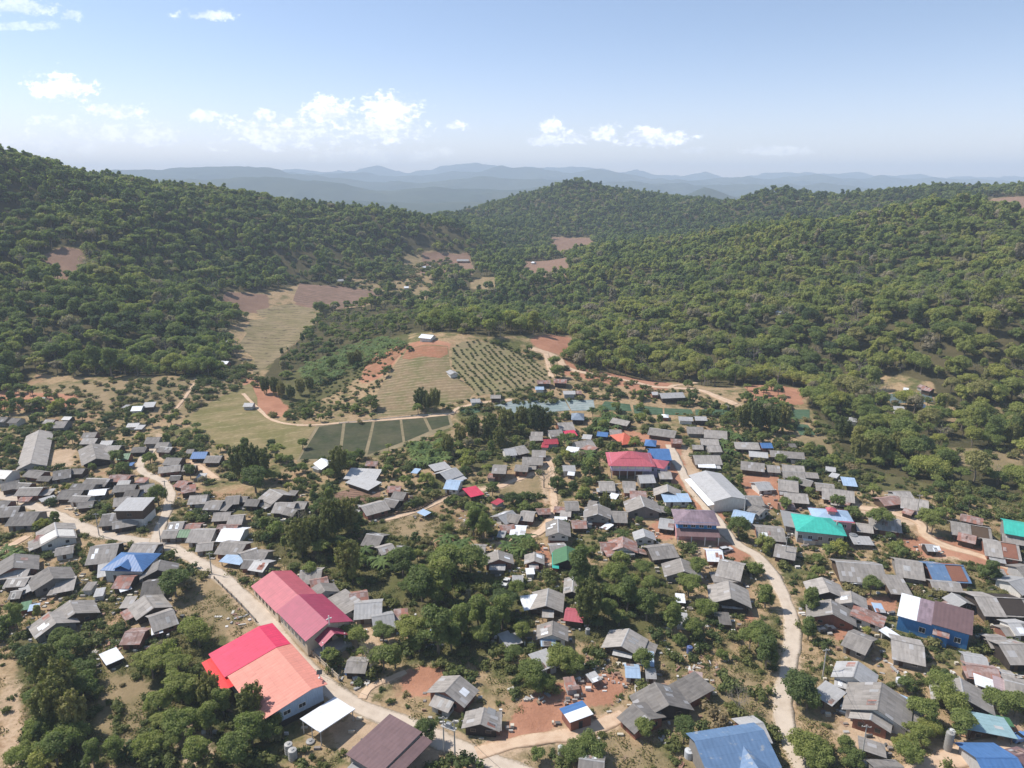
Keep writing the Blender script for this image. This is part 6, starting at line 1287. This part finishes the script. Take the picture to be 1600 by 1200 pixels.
def wire(a, b_, lab):
    mb = MB(); pts = []; n = 14
    for i in range(n + 1): f = i / n; pts.append((a[0] + (b_[0]-a[0])*f, a[1] + (b_[1]-a[1])*f, a[2] + (b_[2]-a[2])*f - 4*f*(1-f)*1.2 - .25))
    mb.tube(pts, .03, DARK, 4); tag(mb.build('power_line'), lab, 'cable', 'power lines')
wire(POLES[0], POLES[1], 'sagging cable from the solar-panel pole to the twin power poles'); wire(POLES[2], (POLES[2][0] + 14, POLES[2][1] - 16, POLES[2][2]), 'sagging cable leaving the frame from the twin power poles')
wire(POLES[5], POLES[6], 'cable along the road from the two-storey house to the fork'); wire(POLES[6], POLES[7], 'cable from the fork up to the road bend'); wire(POLES[3], POLES[4], 'cable from the garden pole down to the bottom pole')
def fence(px, lab, h=1.5, step=2.6, panel='cream', post=CONC, name='fence'):
    pts = smooth_line([G(u, v) for u, v in px], step); root = empty(name, (*pts[0], Hxy(*pts[0]))); mp = MB(); pp = MB(); o0 = np.array([pts[0][0], pts[0][1], Hxy(*pts[0])])
    for i, p in enumerate(pts):
        z = Hxy(*p) - o0[2]; x, y = p - o0[:2]; pp.box(x-.11, x+.11, y-.11, y+.11, z-.5, z+h+.15, post)
        if i: x2, y2 = pts[i-1] - o0[:2]; z2 = Hxy(*pts[i-1]) - o0[2]; mp.slab([(x, y, z+h*.5), (x2, y2, z2+h*.5), (x2, y2, z2-.3), (x, y, z-.3)], .1, wallmat(panel)); mp.slab([(x, y, z+h), (x2, y2, z2+h), (x2, y2, z2+h*.72), (x, y, z+h*.72)], .06, wallmat(panel))
    mp.build('panel', root); pp.build('post', root); tag(root, lab, 'fence')
fence([(397,912),(418,942),(440,972),(465,1002),(500,1036),(530,1064)], 'cream panel fence with posts between the church and the road')
fence([(335,905),(355,925),(378,948),(400,972)], 'low block wall along the road above the crimson hall', .9, 3, 'block', WOOD, 'low_wall')
fence([(592,812),(625,803),(657,796),(688,779),(725,767)], 'low cane fence beside the dirt track above the small meadow', 1.0, 2.2, 'timber', WOOD, 'cane_fence')
fence([(530,662),(560,659),(600,655),(650,650),(700,647)], 'pale strip of retaining wall along the top of the netted plots', .5, 6, 'white', CONC, 'retaining_wall')
# vehicles
def vehicle(u, v, ang, col, lab, pickup=True):
    x, y, z = G(u, v); root = empty('pickup_truck' if pickup else 'parked_car', (x, y, z), ang); pm = plain('paint_' + lab[:5], col, .3, .08, 1, .5)
    mb = MB(); mb.prism([(-.85, .45), (.85, .45), (.85, .95), (-.85, .95)], -2.4, 2.4, pm); mb.prism([(-.8, .95), (.8, .95), (.8, 1.05), (-.8, 1.05)], .9, 2.3, pm)
    if pickup: mb.box(-2.4, -2.3, -.85, .85, .95, 1.3, pm); mb.box(-2.4, -.4, -.85, -.78, .95, 1.3, pm); mb.box(-2.4, -.4, .78, .85, .95, 1.3, pm)
    mb.build('body', root); mb = MB(); x0, x1 = (-.4, 1.1) if pickup else (-1.9, 1.1)
    P = [(x0, -.78, 1.0), (x1, -.78, 1.0), (x1, .78, 1.0), (x0, .78, 1.0), (x0 + .25, -.65, 1.6), (x1 - .5, -.65, 1.6), (x1 - .5, .65, 1.6), (x0 + .25, .65, 1.6)]
    for f in ((0,1,5,4),(1,2,6,5),(2,3,7,6),(3,0,4,7)): mb.face([P[i] for i in f], DARK)
    mb.face([P[i] for i in (4,5,6,7)], pm); mb.build('cab', root)
    for sx in (-1.5, 1.5):
        for sy in (-.8, .8): mb = MB(); mb.tube([(sx, sy - .1, .36), (sx, sy + .1, .36)], .36, DARK, 12); mb.build('wheel', root)
    tag(root, lab, 'pickup' if pickup else 'car')
vehicle(1291, 986, .2, (.06,.07,.09), 'dark grey pickup parked in front of a grey gabled house'); vehicle(1318, 1108, 1.0, (.08,.10,.13), 'black car in the yard left of the house with blue side awning', False)
vehicle(1594, 1056+100, .3, (.10,.22,.45), 'blue pickup beside the blue-green roof at the right edge'); vehicle(790, 914, 1.3, (.6,.6,.58), 'pale pickup standing on the bare plot left of centre'); vehicle(1133, 862, .3, (.5,.5,.5), 'silver car parked on the plaza right of the two-storey porch', False)
# tanks
def tank(u, v, rad, h, col, lab, rings=0):
    x, y, z = G(u, v); root = empty('water_tank', (x, y, z)); m_ = plain('tank_%02d' % int(sum(col) * 30), col, .5, .12, 1.5, .4); mb = MB(); mb.tube([(0, 0, -.3), (0, 0, h)], rad, m_, 16); mb.tube([(0, 0, h), (0, 0, h + .12)], [rad * .9, rad * .4], m_, 16)
    for i in range(rings): mb.tube([(0, 0, h * (i + .9) / (rings + .5)), (0, 0, h * (i + .9) / (rings + .5) + .07)], rad * 1.05, m_, 16)
    mb.build('drum', root); mb = MB(); mb.tube([(0, 0, h + .1), (0, 0, h + .25)], rad * .35, m_, 10); mb.build('lid', root); tag(root, lab, 'tank', 'water tanks')
tank(452, 1179, .8, 2.6, (.38,.37,.35), 'left one of the paired concrete ring tanks at the bottom', 4); tank(458, 1187, .85, 2.4, (.38,.37,.35), 'right one of the paired concrete ring tanks at the bottom', 4); tank(545, 1052, .9, 1.3, (.08,.2,.5), 'blue water drum beside the little shed in the church yard')
tank(557, 1060, .9, .5, (.6,.6,.6), 'white round basin in the church yard'); tank(1480, 1172, .75, 4.2, (.30,.29,.27), 'tall stack of concrete rings beside the blue-green roof', 6); tank(1486, 1150, .7, 1.4, (.6,.62,.62), 'silver water tank behind the tall ring stack'); tank(1332, 845+0, 1.3, 2.2, (.2,.21,.22), 'dark round tank between the teal roof and the grey houses', 2)
tank(1405, 1070, .9, 1.5, (.55,.56,.58), 'silver tank behind the house with blue side awning'); tank(876, 1176+5, .6, 2.2, (.5,.5,.48), 'grey upright tank at the bottom, left of a dark shed'); tank(918, 990, .6, 1.4, (.3,.3,.3), 'dark drum left of the grey house with bright porch'); tank(1077, 1020, .7, 1.7, (.10,.14,.3), 'dark blue drum amid scrap near the middle-bottom'); tank(485, 1160, .9, .35, (.3,.3,.3), 'low concrete ring lying on the grass by the white canopy')
tank(1076, 1195-12, .9, 1.6, (.5,.52,.55), 'silver tank left of the dormered blue roof')
# scrap, planks and stones lying in the yards
def litter(name, spots, n, lab, r_, smax, cols):
    mb = MB(); ms = [plain('scrap_%d' % i, c, .7, .2, 1) for i, c in enumerate(cols)]
    for u, v, rad in spots:
        x, y, _ = G(u, v)
        for _i in range(n):
            px_, py_ = x + r_.gauss(0, rad), y + r_.gauss(0, rad)
            if roaddist(np.array([px_]), np.array([py_]))[0] < .5 or hits_house(np.array([px_]), np.array([py_]), .2)[0]: continue
            z = Hxy(px_, py_); a_ = r_.uniform(0, 3.1); l_, w_ = r_.uniform(.15, smax), r_.uniform(.1, .4); ca_, sa_ = math.cos(a_), math.sin(a_); h_ = r_.uniform(.05, .35); m_ = r_.choice(ms)
            P = [(px_ + sx*l_*ca_ - sy*w_*sa_, py_ + sx*l_*sa_ + sy*w_*ca_) for sx, sy in ((-1,-1),(1,-1),(1,1),(-1,1))]; t_ = z + h_
            mb.face([(a, b__, t_ + r_.uniform(0, .1)) for a, b__ in P], m_)
            for i in range(4): mb.face([(*P[i], z - .1), (*P[(i+1)%4], z - .1), (*P[(i+1)%4], t_), (*P[i], t_)], m_)
    o = mb.build(name); tag(o, lab, None, None, 'stuff')
lr = random.Random(9)
litter('rubble', [(940,1035,3),(965,1025,3),(985,1055,2.5),(1075,1035,4),(1095,1040,3),(158,1015,2),(215,1015,3),(840,1085,3),(905,1120,2),(1320,1105,2.5),(1335,1085,2.5),(1395,1035,2.5),(1245,790,3),(1380,840,3),(395,1085,2.5),(1090,1060,2),(560,1065,2),(1460,960,3),(930,1055,3),(1035,1150,3),(1540,1155,2.5),(880,830,3),(990,1110,2),(1010,840,3),(740,810,3),(60,990,3),(380,960,3),(1570,1040,3),(1250,960,2)], 24, 'scattered planks, stones and household scrap in the yards', lr, 1.0, [(.5,.47,.42), (.62,.6,.57), (.3,.2,.14), (.35,.34,.33), (.30,.17,.13), (.25,.18,.12)])
def allyards():
    sp = []
    for cx, cy, hx, hy, a_ in AVOID[::1]:
        u, v, _ = PX(cx, cy, Hxy(cx, cy))
        if v > 760: sp.append((cx, cy, max(hx, hy)))
    mb = MB(); ms = [plain('clutter_%d' % i, c, .7, .2, 1) for i, c in enumerate([(.6,.58,.55), (.4,.38,.35), (.28,.18,.13), (.25,.22,.2), (.55,.5,.4), (.12,.12,.12)])]
    for cx, cy, rad in sp:
        for _i in range(9):
            a_ = lr.uniform(0, 6.28); q = rad + lr.uniform(.3, 2.2); x, y = cx + q * math.cos(a_), cy + q * math.sin(a_)
            if hits_house(np.array([x]), np.array([y]), .2)[0] or roaddist(np.array([x]), np.array([y]))[0] < .5: continue
            z = Hxy(x, y); s_, s2, h_ = lr.uniform(.15, .7), lr.uniform(.15, .4), lr.uniform(.15, .8); mb.box(x - s_, x + s_, y - s2, y + s2, z - .1, z + h_, lr.choice(ms))
    tag(mb.build('yard_litter'), 'small household clutter lying around the houses', None, None, 'stuff')
allyards()

# ---------------------------------------------------------------- labels: each thing by its look and its nearest landmark
ORD = ['nearest', 'second nearest', 'third nearest', 'fourth nearest', 'fifth nearest', 'sixth nearest', 'seventh nearest', 'eighth nearest', 'ninth nearest', 'tenth nearest', 'eleventh nearest', 'twelfth nearest', '13th nearest', '14th nearest', '15th nearest', '16th nearest', '17th nearest', '18th nearest', '19th nearest', '20th nearest']
groups = {}
for o, u, v, d, cat, grp in THINGS:
    best = min(((u - a) ** 2 + ((v - b_) * 1.3) ** 2, i) for i, (a, b_, ph) in enumerate(LAND))
    a, b_, ph = LAND[best[1]]; du, dv = u - a, (v - b_) * 1.3
    if best[0] < 12 ** 2: dr = 'at'
    elif abs(du) > abs(dv): dr = 'right of' if du > 0 else 'left of'
    else: dr = 'in front of' if dv > 0 else 'behind'
    groups.setdefault((d, dr, ph), []).append((best[0], id(o), o, cat, grp))
for (d, dr, ph), L_ in groups.items():
    L_.sort()
    for i, (_, _, o, cat, grp) in enumerate(L_):
        lab = '%s %s %s' % (d, dr, ph)
        if len(L_) > 1: lab += ', %s to it' % ORD[min(i, 19)]
        o['label'] = lab; o['category'] = cat
        if grp: o['group'] = grp
print('houses', NH, 'things', len(THINGS), 'poles', len(POLES), 'forest', len(hill_rest), len(FF), 'near rest', len(near_rest), 'bush', len(BU), 'orch', len(ob), 'banana', len(bs))
